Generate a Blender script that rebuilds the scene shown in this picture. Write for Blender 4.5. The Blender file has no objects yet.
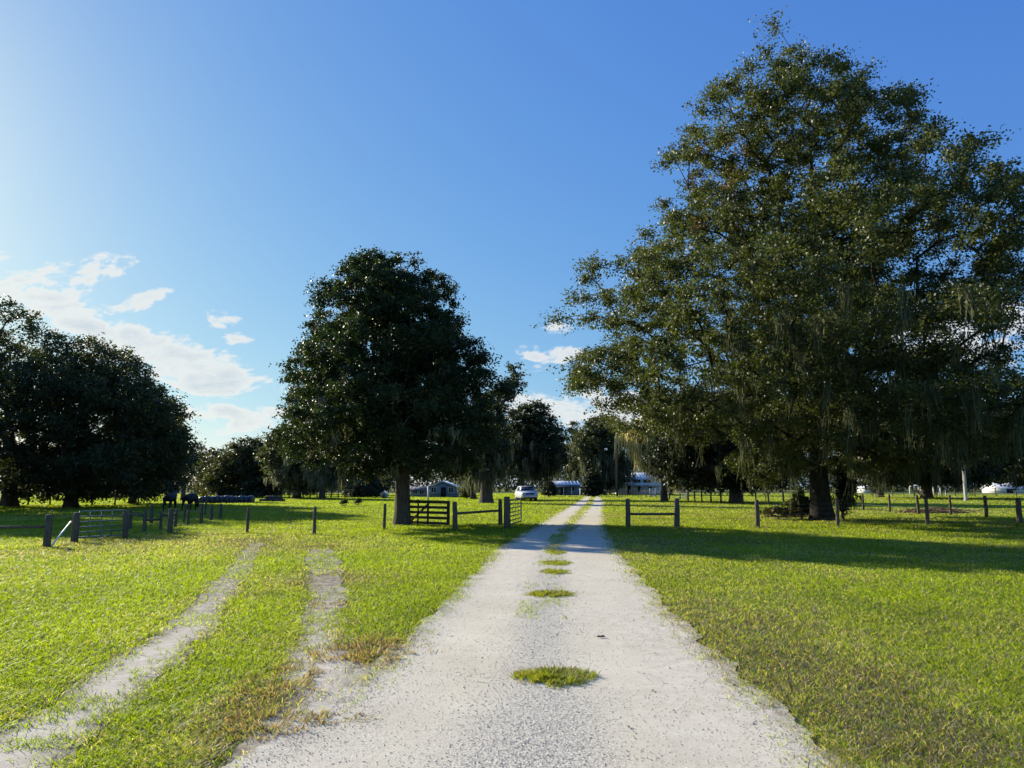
import bpy, bmesh, math, random
import numpy as np
from mathutils import Vector, Matrix

# ------------------------------------------------------------------ camera, sky, sun, exposure
sc = bpy.context.scene
col = sc.collection
F, H, PITCH = 740.0, 1.65, math.atan(102.5/740.0)
cam = bpy.data.cameras.new('camera'); cam.sensor_width = 36.0; cam.lens = F*36.0/1024.0
cam.clip_start = 0.05; cam.clip_end = 6000
co = bpy.data.objects.new('camera', cam); col.objects.link(co)
co.location = (0, 0, H); co.rotation_euler = (math.pi/2+PITCH, 0, 0)
sc.camera = co
SUN_AZ, SUN_EL = math.radians(-49.5), math.radians(22)      # azimuth from +Y, towards -X (left)
sv = Vector((math.sin(SUN_AZ)*math.cos(SUN_EL), math.cos(SUN_AZ)*math.cos(SUN_EL), math.sin(SUN_EL)))
sl = bpy.data.lights.new('sun', 'SUN'); sl.energy = 5.0; sl.angle = math.radians(0.55); sl.color = (1.0, 0.91, 0.75)
so = bpy.data.objects.new('sun', sl); col.objects.link(so)
so.rotation_euler = sv.to_track_quat('Z', 'Y').to_euler(); so.location = sv*60
sc.view_settings.view_transform = 'Standard'; sc.view_settings.look = 'None'
sc.view_settings.gamma = 1.0; sc.view_settings.use_curve_mapping = False
sc.view_settings.exposure = 0.88
cy = sc.cycles
cy.max_bounces = 7; cy.diffuse_bounces = 3; cy.glossy_bounces = 2; cy.transmission_bounces = 4; cy.transparent_max_bounces = 6
cy.use_denoising = True
cy.use_adaptive_sampling = True; cy.adaptive_threshold = 0.02
cy.caustics_reflective = False; cy.caustics_refractive = False

world = bpy.data.worlds.new('World'); sc.world = world; world.use_nodes = True
wn, wl = world.node_tree.nodes, world.node_tree.links
wn.clear()
class NT:
    def __init__(s, nodes, links): s.n, s.l = nodes, links
    def node(s, t, **kw):
        n = s.n.new(t)
        for k, v in kw.items(): setattr(n, k, v)
        return n
    def put(s, sock, v):
        if isinstance(v, bpy.types.NodeSocket): s.l.new(v, sock)
        else: sock.default_value = v
    def math(s, op, a, b=None, c=None, clamp=False):
        n = s.node('ShaderNodeMath', operation=op, use_clamp=clamp)
        s.put(n.inputs[0], a)
        if b is not None: s.put(n.inputs[1], b)
        if c is not None: s.put(n.inputs[2], c)
        return n.outputs[0]
    def mix(s, f, a, b, t='MIX'):
        n = s.node('ShaderNodeMix', data_type='RGBA', blend_type=t)
        s.put(n.inputs[0], f); s.put(n.inputs[6], a); s.put(n.inputs[7], b)
        return n.outputs[2]
    def noise(s, vec, scale, detail=5, rough=0.55, dist=0.0):
        n = s.node('ShaderNodeTexNoise'); s.put(n.inputs['Vector'], vec)
        n.inputs['Scale'].default_value = scale; n.inputs['Detail'].default_value = detail
        n.inputs['Roughness'].default_value = rough; n.inputs['Distortion'].default_value = dist
        return n.outputs['Fac']
    def rng(s, v, a, b, c=0.0, d=1.0, smooth=False):
        n = s.node('ShaderNodeMapRange'); n.interpolation_type = 'SMOOTHSTEP' if smooth else 'LINEAR'
        s.put(n.inputs[0], v); n.inputs[1].default_value = a; n.inputs[2].default_value = b
        n.inputs[3].default_value = c; n.inputs[4].default_value = d
        return n.outputs[0]
w = NT(wn, wl)
sky = w.node('ShaderNodeTexSky', sky_type='NISHITA', sun_disc=False)
sky.sun_elevation = SUN_EL; sky.sun_rotation = SUN_AZ % (2*math.pi)
sky.altitude = 0; sky.air_density = 1.0; sky.dust_density = 0.45; sky.ozone_density = 4.5
SKY_STRENGTH = 0.09
KK = SKY_STRENGTH*2**sc.view_settings.exposure      # softer, hazier range of blues than the clear-air model gives
tc = w.node('ShaderNodeTexCoord'); sep = w.node('ShaderNodeSeparateXYZ'); wl.new(tc.outputs['Generated'], sep.inputs[0])
dx, dy, dz = sep.outputs
dys = w.math('MAXIMUM', dy, 0.08)
gx, gz = w.math('DIVIDE', dx, dys), w.math('DIVIDE', dz, dys)
cmb = w.node('ShaderNodeCombineXYZ'); wl.new(gx, cmb.inputs[0]); wl.new(w.math('MULTIPLY', gz, 2.2), cmb.inputs[1])
ns = w.noise(cmb.outputs[0], 11.0, 10, 0.62, 0.6)
ns2 = w.noise(cmb.outputs[0], 30.0, 6, 0.6, 0.2)
nn = w.math('ADD', w.math('MULTIPLY', ns, 0.66), w.math('MULTIPLY', ns2, 0.34))
def dirpx(u, v):
    c = (384-v)/F; k = math.cos(PITCH)-c*math.sin(PITCH)
    return (u-512)/F/k, (math.sin(PITCH)+c*math.cos(PITCH))/k
# cloud banks, by their bearing and height in the sky: centre, half length, half height, slope, amount
banks = [(20, 285, 110, 16, -12, 1.0), (75, 315, 100, 24, 24, 1.15), (170, 352, 110, 20, 22, 1.25), (205, 380, 70, 15, 10, 1.1),
         (-80, 300, 90, 60, 0, 1.2), (225, 320, 22, 10, 5, .95), (237, 338, 17, 7, 0, .9), (130, 305, 40, 9, -22, .85),
         (235, 413, 90, 10, 0, 1.0), (330, 425, 160, 12, 0, .9),
         (550, 357, 36, 15, -8, .95), (556, 328, 22, 10, 0, .85), (550, 412, 60, 22, -6, 1.05), (640, 420, 80, 26, 0, 1.0),
         (960, 330, 90, 45, 0, 1.0), (860, 400, 120, 30, 0, .9), (300, 455, 260, 12, 0, .75)]
tot = None
for (u, v, a, b, sl_, am) in banks:
    x0, z0 = dirpx(u, v); t = math.radians(sl_)
    ex, ez = w.math('SUBTRACT', gx, x0), w.math('SUBTRACT', gz, z0)
    p = w.math('ADD', w.math('MULTIPLY', ex, math.cos(t)*F/a), w.math('MULTIPLY', ez, -math.sin(t)*F/a))
    q = w.math('ADD', w.math('MULTIPLY', ex, math.sin(t)*F/b), w.math('MULTIPLY', ez, math.cos(t)*F/b))
    r2 = w.math('ADD', w.math('MULTIPLY', p, p), w.math('MULTIPLY', q, q))
    m = w.math('MULTIPLY', w.math('POWER', 2.718, w.math('MULTIPLY', r2, -0.9)), am)
    tot = m if tot is None else w.math('MAXIMUM', tot, m)
dens = w.math('ADD', w.math('MULTIPLY', tot, 0.62), w.math('MULTIPLY', w.math('MULTIPLY', w.math('SUBTRACT', nn, 0.5), 2.9), w.math('MULTIPLY', tot, 3.0, clamp=True)))
cov = w.rng(dens, 0.25, 0.52, 0, 0.92, True)
front = w.rng(dy, 0.10, 0.2, 0, 1)
cov = w.math('MULTIPLY', cov, front)
cmb2 = w.node('ShaderNodeCombineXYZ'); wl.new(w.math('ADD', gx, -0.035), cmb2.inputs[0]); wl.new(w.math('MULTIPLY', w.math('ADD', gz, 0.03), 2.2), cmb2.inputs[1])
ns3 = w.noise(cmb2.outputs[0], 7.0, 9, 0.6, 0.4)
thick = w.rng(w.math('SUBTRACT', dens, w.math('MULTIPLY', ns3, 0.0)), 0.40, 0.95, 0, 1)
ccol = w.mix(thick, (.93/KK, .92/KK, .87/KK, 1), (.66/KK, .71/KK, .76/KK, 1))
ssp = w.node('ShaderNodeSeparateColor'); wl.new(sky.outputs[0], ssp.inputs[0]); scb = w.node('ShaderNodeCombineColor')
for i_, (m_, A_, g_) in enumerate(((.127, .76, .93), (.153, .715, .72), (.181, .79, .25))):
    wl.new(w.math('MULTIPLY', w.math('POWER', w.math('MULTIPLY', ssp.outputs[i_], m_), g_), A_/KK), scb.inputs[i_])
skyb = scb.outputs[0]
skyc = w.mix(w.math('MULTIPLY', cov, 0.88), skyb, ccol)
bg = w.node('ShaderNodeBackground'); wl.new(skyc, bg.inputs[0]); bg.inputs[1].default_value = SKY_STRENGTH
wo = w.node('ShaderNodeOutputWorld'); wl.new(bg.outputs[0], wo.inputs[0])

# ------------------------------------------------------------------ helpers
ST, CT = math.sin(PITCH), math.cos(PITCH)
def P(u, v, z=0.0):
    """point of the level z seen at bearing (u, v) of the survey photo"""
    c = (384-v)/F; t = (z-H)/(ST+c*CT)
    return Vector(((u-512)/F*t, (CT-c*ST)*t, z))
def zat(v, Y):
    c = (384-v)/F; return H+Y*(ST+c*CT)/(CT-c*ST)
def xat(u, v, Y):
    c = (384-v)/F; return (u-512)/F*Y/(CT-c*ST)
def tag(o, label=None, cat=None, group=None, kind=None):
    if label: o['label'] = label
    if cat: o['category'] = cat
    if group: o['group'] = group
    if kind: o['kind'] = kind
    return o
def empty(name, loc, rz=0.0):
    o = bpy.data.objects.new(name, None); col.objects.link(o); o.location = loc; o.rotation_euler = (0, 0, rz)
    o.empty_display_size = 0.3
    return o
def mesh_np(name, verts, faces, mat, parent=None, colors=None, smooth=False):
    verts = np.ascontiguousarray(verts, dtype=np.float32); me = bpy.data.meshes.new(name)
    if not isinstance(faces, (list, tuple)): faces = [faces]
    faces = [np.asarray(f, dtype=np.int32) for f in faces if len(f)]
    nl = sum(f.size for f in faces); npoly = sum(len(f) for f in faces)
    me.vertices.add(len(verts)); me.vertices.foreach_set('co', verts.ravel())
    me.loops.add(nl); me.loops.foreach_set('vertex_index', np.concatenate([f.ravel() for f in faces]))
    me.polygons.add(npoly)
    tot = np.concatenate([np.full(len(f), f.shape[1], dtype=np.int32) for f in faces])
    st = np.zeros(npoly, dtype=np.int32); st[1:] = np.cumsum(tot)[:-1]
    me.polygons.foreach_set('loop_start', st); me.polygons.foreach_set('loop_total', tot)
    if smooth: me.polygons.foreach_set('use_smooth', np.ones(npoly, dtype=bool))
    me.update(calc_edges=True)
    if colors is not None:
        a = me.attributes.new('tint', 'FLOAT_COLOR', 'POINT')
        c = np.ones((len(verts), 4), dtype=np.float32); c[:, :3] = colors
        a.data.foreach_set('color', c.ravel())
    me.materials.append(mat)
    o = bpy.data.objects.new(name, me); col.objects.link(o)
    if parent: o.parent = parent
    return o
class MB:
    """collects simple shapes and links them as one mesh"""
    def __init__(s): s.v = []; s.f = {3: [], 4: []}; s.n = 0
    def add(s, v, f):
        v = np.asarray(v, dtype=float)
        for q in f: s.f[len(q)].append([i+s.n for i in q])
        s.v.append(v); s.n += len(v); return s
    def box(s, c, d, rz=0.0, rx=0.0, ry=0.0, bev=0.0):
        x, y, z = [k/2 for k in d]
        if bev > 0:
            b = min(bev, x*.45, y*.45, z*.45); pts = []
            bm = bmesh.new(); bmesh.ops.create_cube(bm, size=1.0)
            bmesh.ops.scale(bm, vec=(2*x, 2*y, 2*z), verts=bm.verts)
            bmesh.ops.bevel(bm, geom=list(bm.edges), offset=b, segments=2, profile=.6, affect='EDGES')
            bmesh.ops.triangulate(bm, faces=[f for f in bm.faces if len(f.verts) > 4])
            bm.verts.index_update()
            v = np.array([q.co[:] for q in bm.verts]); f = [[a.index for a in q.verts] for q in bm.faces]; bm.free()
        else:
            v = np.array([(a*x, b*y, c_*z) for a in (-1, 1) for b in (-1, 1) for c_ in (-1, 1)])
            f = [(0, 1, 3, 2), (4, 6, 7, 5), (0, 4, 5, 1), (2, 3, 7, 6), (0, 2, 6, 4), (1, 5, 7, 3)]
        R = np.array((Matrix.Rotation(rz, 3, 'Z') @ Matrix.Rotation(ry, 3, 'Y') @ Matrix.Rotation(rx, 3, 'X')))
        return s.add(v @ R.T+np.array(c), f)
    def tube(s, pts, rad, n=8, caps=True):
        pts = [Vector(p) for p in pts]; rad = rad if hasattr(rad, '__len__') else [rad]*len(pts)
        vs = []; prev = None
        for i, p in enumerate(pts):
            d = (pts[min(i+1, len(pts)-1)]-pts[max(i-1, 0)]).normalized()
            if prev is None: a = d.orthogonal().normalized()
            else:
                a = prev-d*prev.dot(d); a = a.normalized() if a.length > 1e-5 else d.orthogonal().normalized()
            prev = a; b = d.cross(a)
            for k in range(n):
                t = 2*math.pi*k/n; vs.append(p+(a*math.cos(t)+b*math.sin(t))*rad[i])
        f = []
        for i in range(len(pts)-1):
            for k in range(n):
                f.append((i*n+k, i*n+(k+1) % n, (i+1)*n+(k+1) % n, (i+1)*n+k))
        if caps:
            m = len(vs); vs += [pts[0], pts[-1]]
            for k in range(n):
                f.append((m, (k+1) % n, k)); f.append((m+1, (len(pts)-1)*n+k, (len(pts)-1)*n+(k+1) % n))
        return s.add(np.array([tuple(q) for q in vs]), f)
    def prism(s, poly, y0, y1, axis='Y'):
        """polygon in (x,z) extruded along y, triangulated as a fan strip by bmesh"""
        bm = bmesh.new(); a = [bm.verts.new((p[0], y0, p[1])) for p in poly]; b = [bm.verts.new((p[0], y1, p[1])) for p in poly]
        bm.faces.new(a); bm.faces.new(b[::-1]); n = len(poly)
        for i in range(n): bm.faces.new((a[i], b[i], b[(i+1) % n], a[(i+1) % n]))
        bmesh.ops.recalc_face_normals(bm, faces=bm.faces)
        bmesh.ops.triangulate(bm, faces=[f for f in bm.faces if len(f.verts) > 4])
        bm.verts.index_update()
        v = np.array([q.co[:] for q in bm.verts]); f = [[q.index for q in e.verts] for e in bm.faces]; bm.free()
        if axis == 'X': v = v[:, [1, 0, 2]]
        return s.add(v, f)
    def build(s, name, mat, parent=None, smooth=False):
        v = np.concatenate(s.v); fs = []
        for k in (3, 4):
            if s.f[k]: fs.append(np.array(s.f[k]))
        return mesh_np(name, v, fs, mat, parent, smooth=smooth)

# numpy value noise
def _h(ix, iy, sd):
    n = (ix.astype(np.int64)*374761393+iy.astype(np.int64)*668265263+sd*1442695041) & 0xffffffff
    n = ((n ^ (n >> 13))*1274126177) & 0xffffffff
    return ((n ^ (n >> 16)) & 0xffffff)/float(0xffffff)
def vn(x, y, sd=0):
    x = np.asarray(x, float); y = np.asarray(y, float)
    ix, iy = np.floor(x), np.floor(y); fx, fy = x-ix, y-iy
    fx = fx*fx*(3-2*fx); fy = fy*fy*(3-2*fy)
    a, b = _h(ix, iy, sd), _h(ix+1, iy, sd); c, d = _h(ix, iy+1, sd), _h(ix+1, iy+1, sd)
    return (a*(1-fx)+b*fx)*(1-fy)+(c*(1-fx)+d*fx)*fy
def fbm(x, y, sd=0, o=4):
    t = 0; a = .5; s = 0
    for i in range(o):
        t = t+a*vn(np.asarray(x)*2**i, np.asarray(y)*2**i, sd+i*17); s += a; a *= .55
    return t/s

# ------------------------------------------------------------------ materials
def material(name, build):
    m = bpy.data.materials.new(name); m.use_nodes = True; n = m.node_tree.nodes; n.clear()
    t = NT(n, m.node_tree.links); out = t.node('ShaderNodeOutputMaterial'); s = build(t); m.node_tree.links.new(s, out.inputs[0])
    return m
def bsdf(t, color, rough=0.8, spec=0.3, metal=0.0, normal=None):
    b = t.node('ShaderNodeBsdfPrincipled'); t.put(b.inputs['Base Color'], color); t.put(b.inputs['Roughness'], rough)
    b.inputs['Specular IOR Level'].default_value = spec; b.inputs['Metallic'].default_value = metal
    if normal is not None: t.l.new(normal, b.inputs['Normal'])
    return b.outputs[0]
def bump(t, h, s, d):
    b = t.node('ShaderNodeBump'); b.inputs['Strength'].default_value = s; b.inputs['Distance'].default_value = d
    t.l.new(h, b.inputs['Height']); return b.outputs[0]
def obco(t, scale=(1, 1, 1)):
    c = t.node('ShaderNodeTexCoord'); m = t.node('ShaderNodeMapping'); m.inputs['Scale'].default_value = scale
    t.l.new(c.outputs['Object'], m.inputs[0]); return m.outputs[0]
def simple(name, a, b, scale, rough=0.8, spec=0.3, bs=0.0, bd=0.01, stretch=(1, 1, 1), metal=0.0):
    def f(t):
        v = obco(t, stretch); n = t.noise(v, scale, 6, 0.6); k = t.rng(n, 0.3, 0.7)
        c = t.mix(k, (*a, 1), (*b, 1))
        nm = bump(t, t.noise(v, scale*2.5, 5, 0.65), bs, bd) if bs else None
        return bsdf(t, c, rough, spec, metal, nm)
    return material(name, f)
def leafmat(name, tr=0.4, rough=0.45, spec=0.35, tcol=(1.5, 1.6, 0.6)):
    def f(t):
        a = t.node('ShaderNodeAttribute', attribute_name='tint')
        d = bsdf(t, a.outputs['Color'], rough, spec)
        tl = t.node('ShaderNodeBsdfTranslucent'); t.put(tl.inputs[0], t.mix(1.0, a.outputs['Color'], (*tcol, 1), 'MULTIPLY'))
        m = t.node('ShaderNodeMixShader'); m.inputs[0].default_value = tr
        t.l.new(d, m.inputs[1]); t.l.new(tl.outputs[0], m.inputs[2]); return m.outputs[0]
    return material(name, f)
M = {}
M['leaf'] = leafmat('oak_leaf', 0.28, 0.5, 0.28, (1.5, 1.6, 0.5))
M['moss'] = leafmat('spanish_moss', 0.4, 0.9, 0.1, (1.1, 1.1, 0.8))
M['blade'] = leafmat('grass_blade', 0.55, 0.5, 0.25, (2.15, 2.1, 0.5))
M['bark'] = simple('bark', (0.045, 0.037, 0.030), (0.16, 0.135, 0.11), 5, 0.95, 0.1, 0.9, 0.05, (3, 3, 0.5))
M['shadebark'] = simple('shaded_bark', (0.018, 0.016, 0.013), (0.06, 0.052, 0.04), 5, 0.95, 0.1, 0.9, 0.05, (3, 3, 0.5))  # darker copy of the bark, with the neighbouring trees' shade put into its colour
M['palebark'] = simple('pale_bark', (0.30, 0.28, 0.23), (0.5, 0.47, 0.4), 8, 0.9, 0.1, 0.6, 0.01, (1, 1, .6))
M['post'] = simple('weathered_wood', (0.06, 0.048, 0.034), (0.19, 0.155, 0.115), 9, 0.9, 0.15, 0.7, 0.01, (4, 4, 0.6))
M['board'] = simple('dark_board', (0.03, 0.026, 0.022), (0.075, 0.062, 0.05), 7, 0.85, 0.2, 0.5, 0.006, (1, 4, 4))
M['wire'] = simple('fence_wire', (0.16, 0.15, 0.14), (0.26, 0.25, 0.24), 20, 0.55, 0.5, metal=0.6)
M['galv'] = simple('galvanised_tube', (0.11, 0.14, 0.13), (0.21, 0.25, 0.235), 6, 0.55, 0.4, metal=0.15)
M['greenmetal'] = simple('green_gate_paint', (0.04, 0.09, 0.075), (0.09, 0.14, 0.12), 6, 0.5, 0.5)
M['white'] = simple('white_paint', (0.66, 0.66, 0.64), (0.8, 0.8, 0.78), 3, 0.6, 0.3)
M['roofwhite'] = simple('pale_metal_roof', (0.60, 0.62, 0.64), (0.76, 0.77, 0.78), 1.5, 0.42, 0.5, metal=0.2)
M['wallblue'] = simple('blue_grey_wall', (0.16, 0.21, 0.27), (0.24, 0.29, 0.35), 2, 0.8, 0.2)
M['wallgrey'] = simple('grey_wall', (0.30, 0.32, 0.33), (0.4, 0.42, 0.42), 2, 0.85, 0.2)
M['darkroof'] = simple('dark_shingle_roof', (0.10, 0.10, 0.11), (0.17, 0.17, 0.18), 5, 0.9, 0.2)
M['glass'] = simple('dark_glass', (0.012, 0.015, 0.02), (0.02, 0.024, 0.03), 2, 0.08, 0.6)
M['dark'] = simple('dark_interior', (0.012, 0.012, 0.013), (0.03, 0.03, 0.03), 3, 0.8, 0.2)
M['carpaint'] = simple('white_car_paint', (0.62, 0.62, 0.62), (0.70, 0.70, 0.70), 1, 0.25, 0.6)
M['chrome'] = simple('dull_chrome', (0.45, 0.45, 0.46), (0.55, 0.55, 0.56), 4, 0.25, 0.6, metal=0.9)
M['rubber'] = simple('tyre_rubber', (0.018, 0.018, 0.018), (0.03, 0.03, 0.03), 9, 0.85, 0.2)
M['lamp'] = simple('headlamp_lens', (0.45, 0.46, 0.48), (0.6, 0.6, 0.62), 8, 0.12, 0.7)
M['wrap'] = simple('dark_bale_wrap', (0.04, 0.045, 0.06), (0.10, 0.11, 0.135), 5, 0.35, 0.5, 0.5, 0.03)
M['hide'] = simple('black_hide', (0.010, 0.009, 0.008), (0.025, 0.021, 0.018), 6, 0.7, 0.25)
M['horn'] = simple('dull_hoof', (0.05, 0.045, 0.04), (0.09, 0.08, 0.07), 9, 0.6, 0.3)
M['pole'] = simple('utility_pole_wood', (0.05, 0.042, 0.036), (0.10, 0.085, 0.07), 6, 0.9, 0.1, 0.5, 0.01, (3, 3, .4))
M['deadwood'] = simple('dead_wood', (0.13, 0.085, 0.05), (0.30, 0.22, 0.15), 7, 0.9, 0.1, 0.5, 0.01)
M['concrete'] = simple('concrete', (0.3, 0.29, 0.27), (0.42, 0.41, 0.38), 5, 0.9, 0.2)
def gmat(t):
    g = t.node('ShaderNodeNewGeometry'); pos = g.outputs['Position']
    n1 = t.noise(pos, 0.35, 5, 0.6); n2 = t.noise(pos, 9.0, 6, 0.7); n3 = t.noise(pos, 60, 3, 0.7)
    c = t.mix(t.rng(n2, .3, .7), (0.11, 0.14, 0.035, 1), (0.19, 0.22, 0.06, 1))
    c = t.mix(t.rng(n1, .55, .75, 0, .45), c, (0.26, 0.22, 0.12, 1))
    c = t.mix(t.rng(n3, .35, .65, 0, .5), c, (0.06, 0.07, 0.025, 1))
    return bsdf(t, c, 0.95, 0.1, 0, bump(t, n3, 0.8, 0.03))
M['ground'] = material('field_soil_and_turf', gmat)
def roadmat(t):
    g = t.node('ShaderNodeNewGeometry'); pos = g.outputs['Position']
    a = t.node('ShaderNodeAttribute', attribute_name='tint')
    big = t.noise(pos, 0.8, 5, 0.6); mid = t.noise(pos, 6, 6, 0.7)
    v = t.node('ShaderNodeTexVoronoi'); t.put(v.inputs['Vector'], pos); v.inputs['Scale'].default_value = 75
    v2 = t.node('ShaderNodeTexVoronoi'); t.put(v2.inputs['Vector'], pos); v2.inputs['Scale'].default_value = 120
    sepc = t.node('ShaderNodeSeparateColor'); t.l.new(v.outputs['Color'], sepc.inputs[0])
    sepd = t.node('ShaderNodeSeparateColor'); t.l.new(v2.outputs['Color'], sepd.inputs[0])
    ta = t.node('ShaderNodeSeparateColor'); t.l.new(a.outputs['Color'], ta.inputs[0])     # red: loose gravel, green: sand
    base = t.mix(t.rng(big, .3, .7), (0.50, 0.445, 0.33, 1), (0.66, 0.61, 0.47, 1))
    base = t.mix(t.rng(mid, .35, .65, 0, .5), base, (0.58, 0.535, 0.41, 1))
    peb = t.mix(sepc.outputs[0], (0.20, 0.19, 0.17, 1), (0.78, 0.73, 0.60, 1))
    peb = t.mix(t.math('MULTIPLY', sepd.outputs[1], .5), peb, (0.42, 0.39, 0.33, 1))
    loose = t.math('MULTIPLY', ta.outputs[0], 0.8)
    spk = t.math('GREATER_THAN', sepd.outputs[0], 0.86)
    c = t.mix(loose, base, peb)
    c = t.mix(t.math('MULTIPLY', spk, .35), c, (0.17, 0.16, 0.15, 1))
    sandc = t.mix(t.rng(mid, .3, .7), (0.40, 0.35, 0.27, 1), (0.70, 0.65, 0.54, 1))
    c = t.mix(t.math('MULTIPLY', ta.outputs[1], .8), c, sandc)
    dirty = t.math('MULTIPLY', ta.outputs[2], t.rng(t.noise(pos, 4.5, 6, .75), .36, .56, .3, 1))
    c = t.mix(t.math('MULTIPLY', dirty, .9), c, (0.12, 0.098, 0.07, 1))
    hgt = t.math('ADD', t.math('MULTIPLY', mid, .7), t.math('MULTIPLY', v.outputs['Distance'], t.math('ADD', t.math('MULTIPLY', ta.outputs[0], -0.9), -0.2)))
    return bsdf(t, c, 0.95, 0.15, 0, bump(t, hgt, 0.5, 0.009))
M['road'] = material('crushed_limerock', roadmat)
def stonemat(t):
    a = t.node('ShaderNodeAttribute', attribute_name='tint')
    return bsdf(t, a.outputs['Color'], 0.85, 0.2)
M['stone'] = material('loose_stone', stonemat)

# ------------------------------------------------------------------ lane and wheel tracks (plan outlines)
def edge(pts):
    q = sorted([(P(u, v).y, P(u, v).x) for u, v in pts]); return np.array([a for a, b in q]), np.array([b for a, b in q])
RL = edge([(215, 790), (248, 768), (300, 738), (350, 700), (396, 660), (440, 617), (457, 599), (485, 570), (505, 547), (530, 532), (555, 516), (575, 504), (583, 498.5), (588, 495.5), (588, 493)])
RR = edge([(850, 790), (822, 768), (790, 741), (742, 700), (697, 655), (660, 616), (635, 585), (611, 552), (601, 532), (601, 510), (603, 502), (600, 498.5), (599, 495.5), (597, 493)])
LTL = edge([(-150, 800), (-60, 768), (2, 733), (35, 716), (75, 693), (110, 664), (160, 634), (190, 609), (216, 584), (237, 563), (248, 549), (255, 540)])
LTR = edge([(20, 800), (62, 768), (88, 738), (108, 716), (135, 693), (168, 664), (202, 634), (220, 609), (237, 584), (252, 563), (258, 549), (261, 540)])
RTL = edge([(215, 790), (232, 768), (246, 748), (268, 722), (288, 701), (298, 674), (292, 655), (302, 636), (303, 617), (314, 600), (314, 587), (309, 562), (314, 552), (318, 546)])
RTR = edge([(290, 790), (315, 768), (345, 740), (365, 712), (372, 690), (352, 668), (334, 650), (338, 622), (342, 600), (336, 576), (338, 562), (332, 552), (322, 546)])
def between(x, y, L, R, jit=0.12, sd=3, ext=None):
    jit = jit*1.5
    """>0 inside; distance-like value to the ragged edge"""
    l = np.interp(y, *L); r = np.interp(y, *R)
    j = (fbm(x*1.3, y*1.3, sd)-.5)*jit*2+(fbm(x*6, y*6, sd+5)-.5)*jit
    d = np.minimum(x-l, r-x)+j
    lo, hi = max(L[0][0], R[0][0]), min(L[0][-1], R[0][-1])
    return np.where((y < hi) & (y > lo-3), d, -9)
def centre_strip(x, y):
    l = np.interp(y, *RL); r = np.interp(y, *RR); c = (l+r)/2+np.interp(y, [0, 17, 40, 120], [-.12, -.12, 0, 0.05])
    wd = np.interp(y, [0, 16.5, 19, 24, 60, 130], [-.5, -.5, .16, .30, .38, .36])
    return wd-np.abs(x-c)+(fbm(x*2, y*.7, 41)-.5)*.7
def bare(x, y):
    d = between(x, y, RL, RR, .14, 3)
    cs = centre_strip(x, y)
    d = np.where(cs > 0, np.minimum(d, -cs), d)
    return np.maximum(np.maximum(d, between(x, y, LTL, LTR, .13, 8)), between(x, y, RTL, RTR, .17, 12))

# ground
gs = []
xs = np.concatenate([-np.geomspace(3000, 60, 14), np.linspace(-50, 50, 41), np.geomspace(60, 3000, 14)])
ys = np.concatenate([-np.geomspace(600, 20, 8), np.linspace(-10, 90, 41), np.geomspace(100, 4500, 18)])
X, Y = np.meshgrid(xs, ys); Z = np.zeros_like(X)
v = np.stack([X, Y, Z], -1).reshape(-1, 3); nx, ny = len(xs), len(ys)
i = np.arange(nx*ny).reshape(ny, nx)
f = np.stack([i[:-1, :-1], i[:-1, 1:], i[1:, 1:], i[1:, :-1]], -1).reshape(-1, 4)
g = mesh_np('ground', v, f, M['ground']); tag(g, kind='structure')

def strip(name, L, R, y0, y1, z, n, m, kind, over=.10, step=None):
    yy = np.geomspace(y0, y1, n); k = np.linspace(0, 1, m)
    l = np.interp(yy, *L)-over; r = np.interp(yy, *R)+over*1.4
    l = l+(fbm(yy*2.2, yy*0+3, 61)-.5)*.28; r = r+(fbm(yy*2.2, yy*0+9, 67)-.5)*.28
    X = l[:, None]+(r-l)[:, None]*k[None]; Y = np.repeat(yy[:, None], m, 1)
    Z = np.full_like(X, z)
    if kind == 'road':
        kk = (X-l[:, None])/(r-l)[:, None]
        mid = np.exp(-((kk-.47)/.11)**2); edg = np.exp(-((kk-0)/.08)**2)+np.exp(-((kk-1)/.06)**2)
        wob = fbm(X*1.2, Y*.4, 71)
        red = np.clip(mid*1.0+edg*.6+(wob-.5)*1.6-.25*np.exp(-((kk-.25)/.08)**2)-.25*np.exp(-((kk-.72)/.08)**2), 0, 1); grn = np.clip((fbm(X*.7, Y*.25, 73)-.42)*2.0, 0, .8); blu = np.clip(edg*.6-.1, 0, .6)*(fbm(X*3, Y*3, 75) > .45)
    else:
        kk = np.repeat(k[None], n, 0)
        sfar = np.clip((Y-8)/8, 0, 1)
        red = np.full_like(X, .35); grn = np.clip(1-sfar*.6, 0, 1); blu = np.clip(.28+1.1*sfar+np.exp(-(kk/.2)**2)+np.exp(-((kk-1)/.2)**2), 0, 1)
        Z += (fbm(X*5, Y*5, 79)-.5)*.004
    v = np.stack([X, Y, Z], -1).reshape(-1, 3); c = np.stack([red, grn, blu], -1).reshape(-1, 3)
    i = np.arange(n*m).reshape(n, m)
    f = np.stack([i[:-1, :-1], i[:-1, 1:], i[1:, 1:], i[1:, :-1]], -1).reshape(-1, 4)
    return tag(mesh_np(name, v, f, M['road'], colors=c), kind='structure')
strip('gravel_road', RL, RR, 2.6, 126, 0.012, 420, 40, 'road', .15)
strip('dirt_track', LTL, LTR, 3.2, 22, 0.006, 160, 14, 'track', .06)
strip('dirt_track', RTL, RTR, 3.0, 20, 0.009, 160, 14, 'track', .06)

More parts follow.
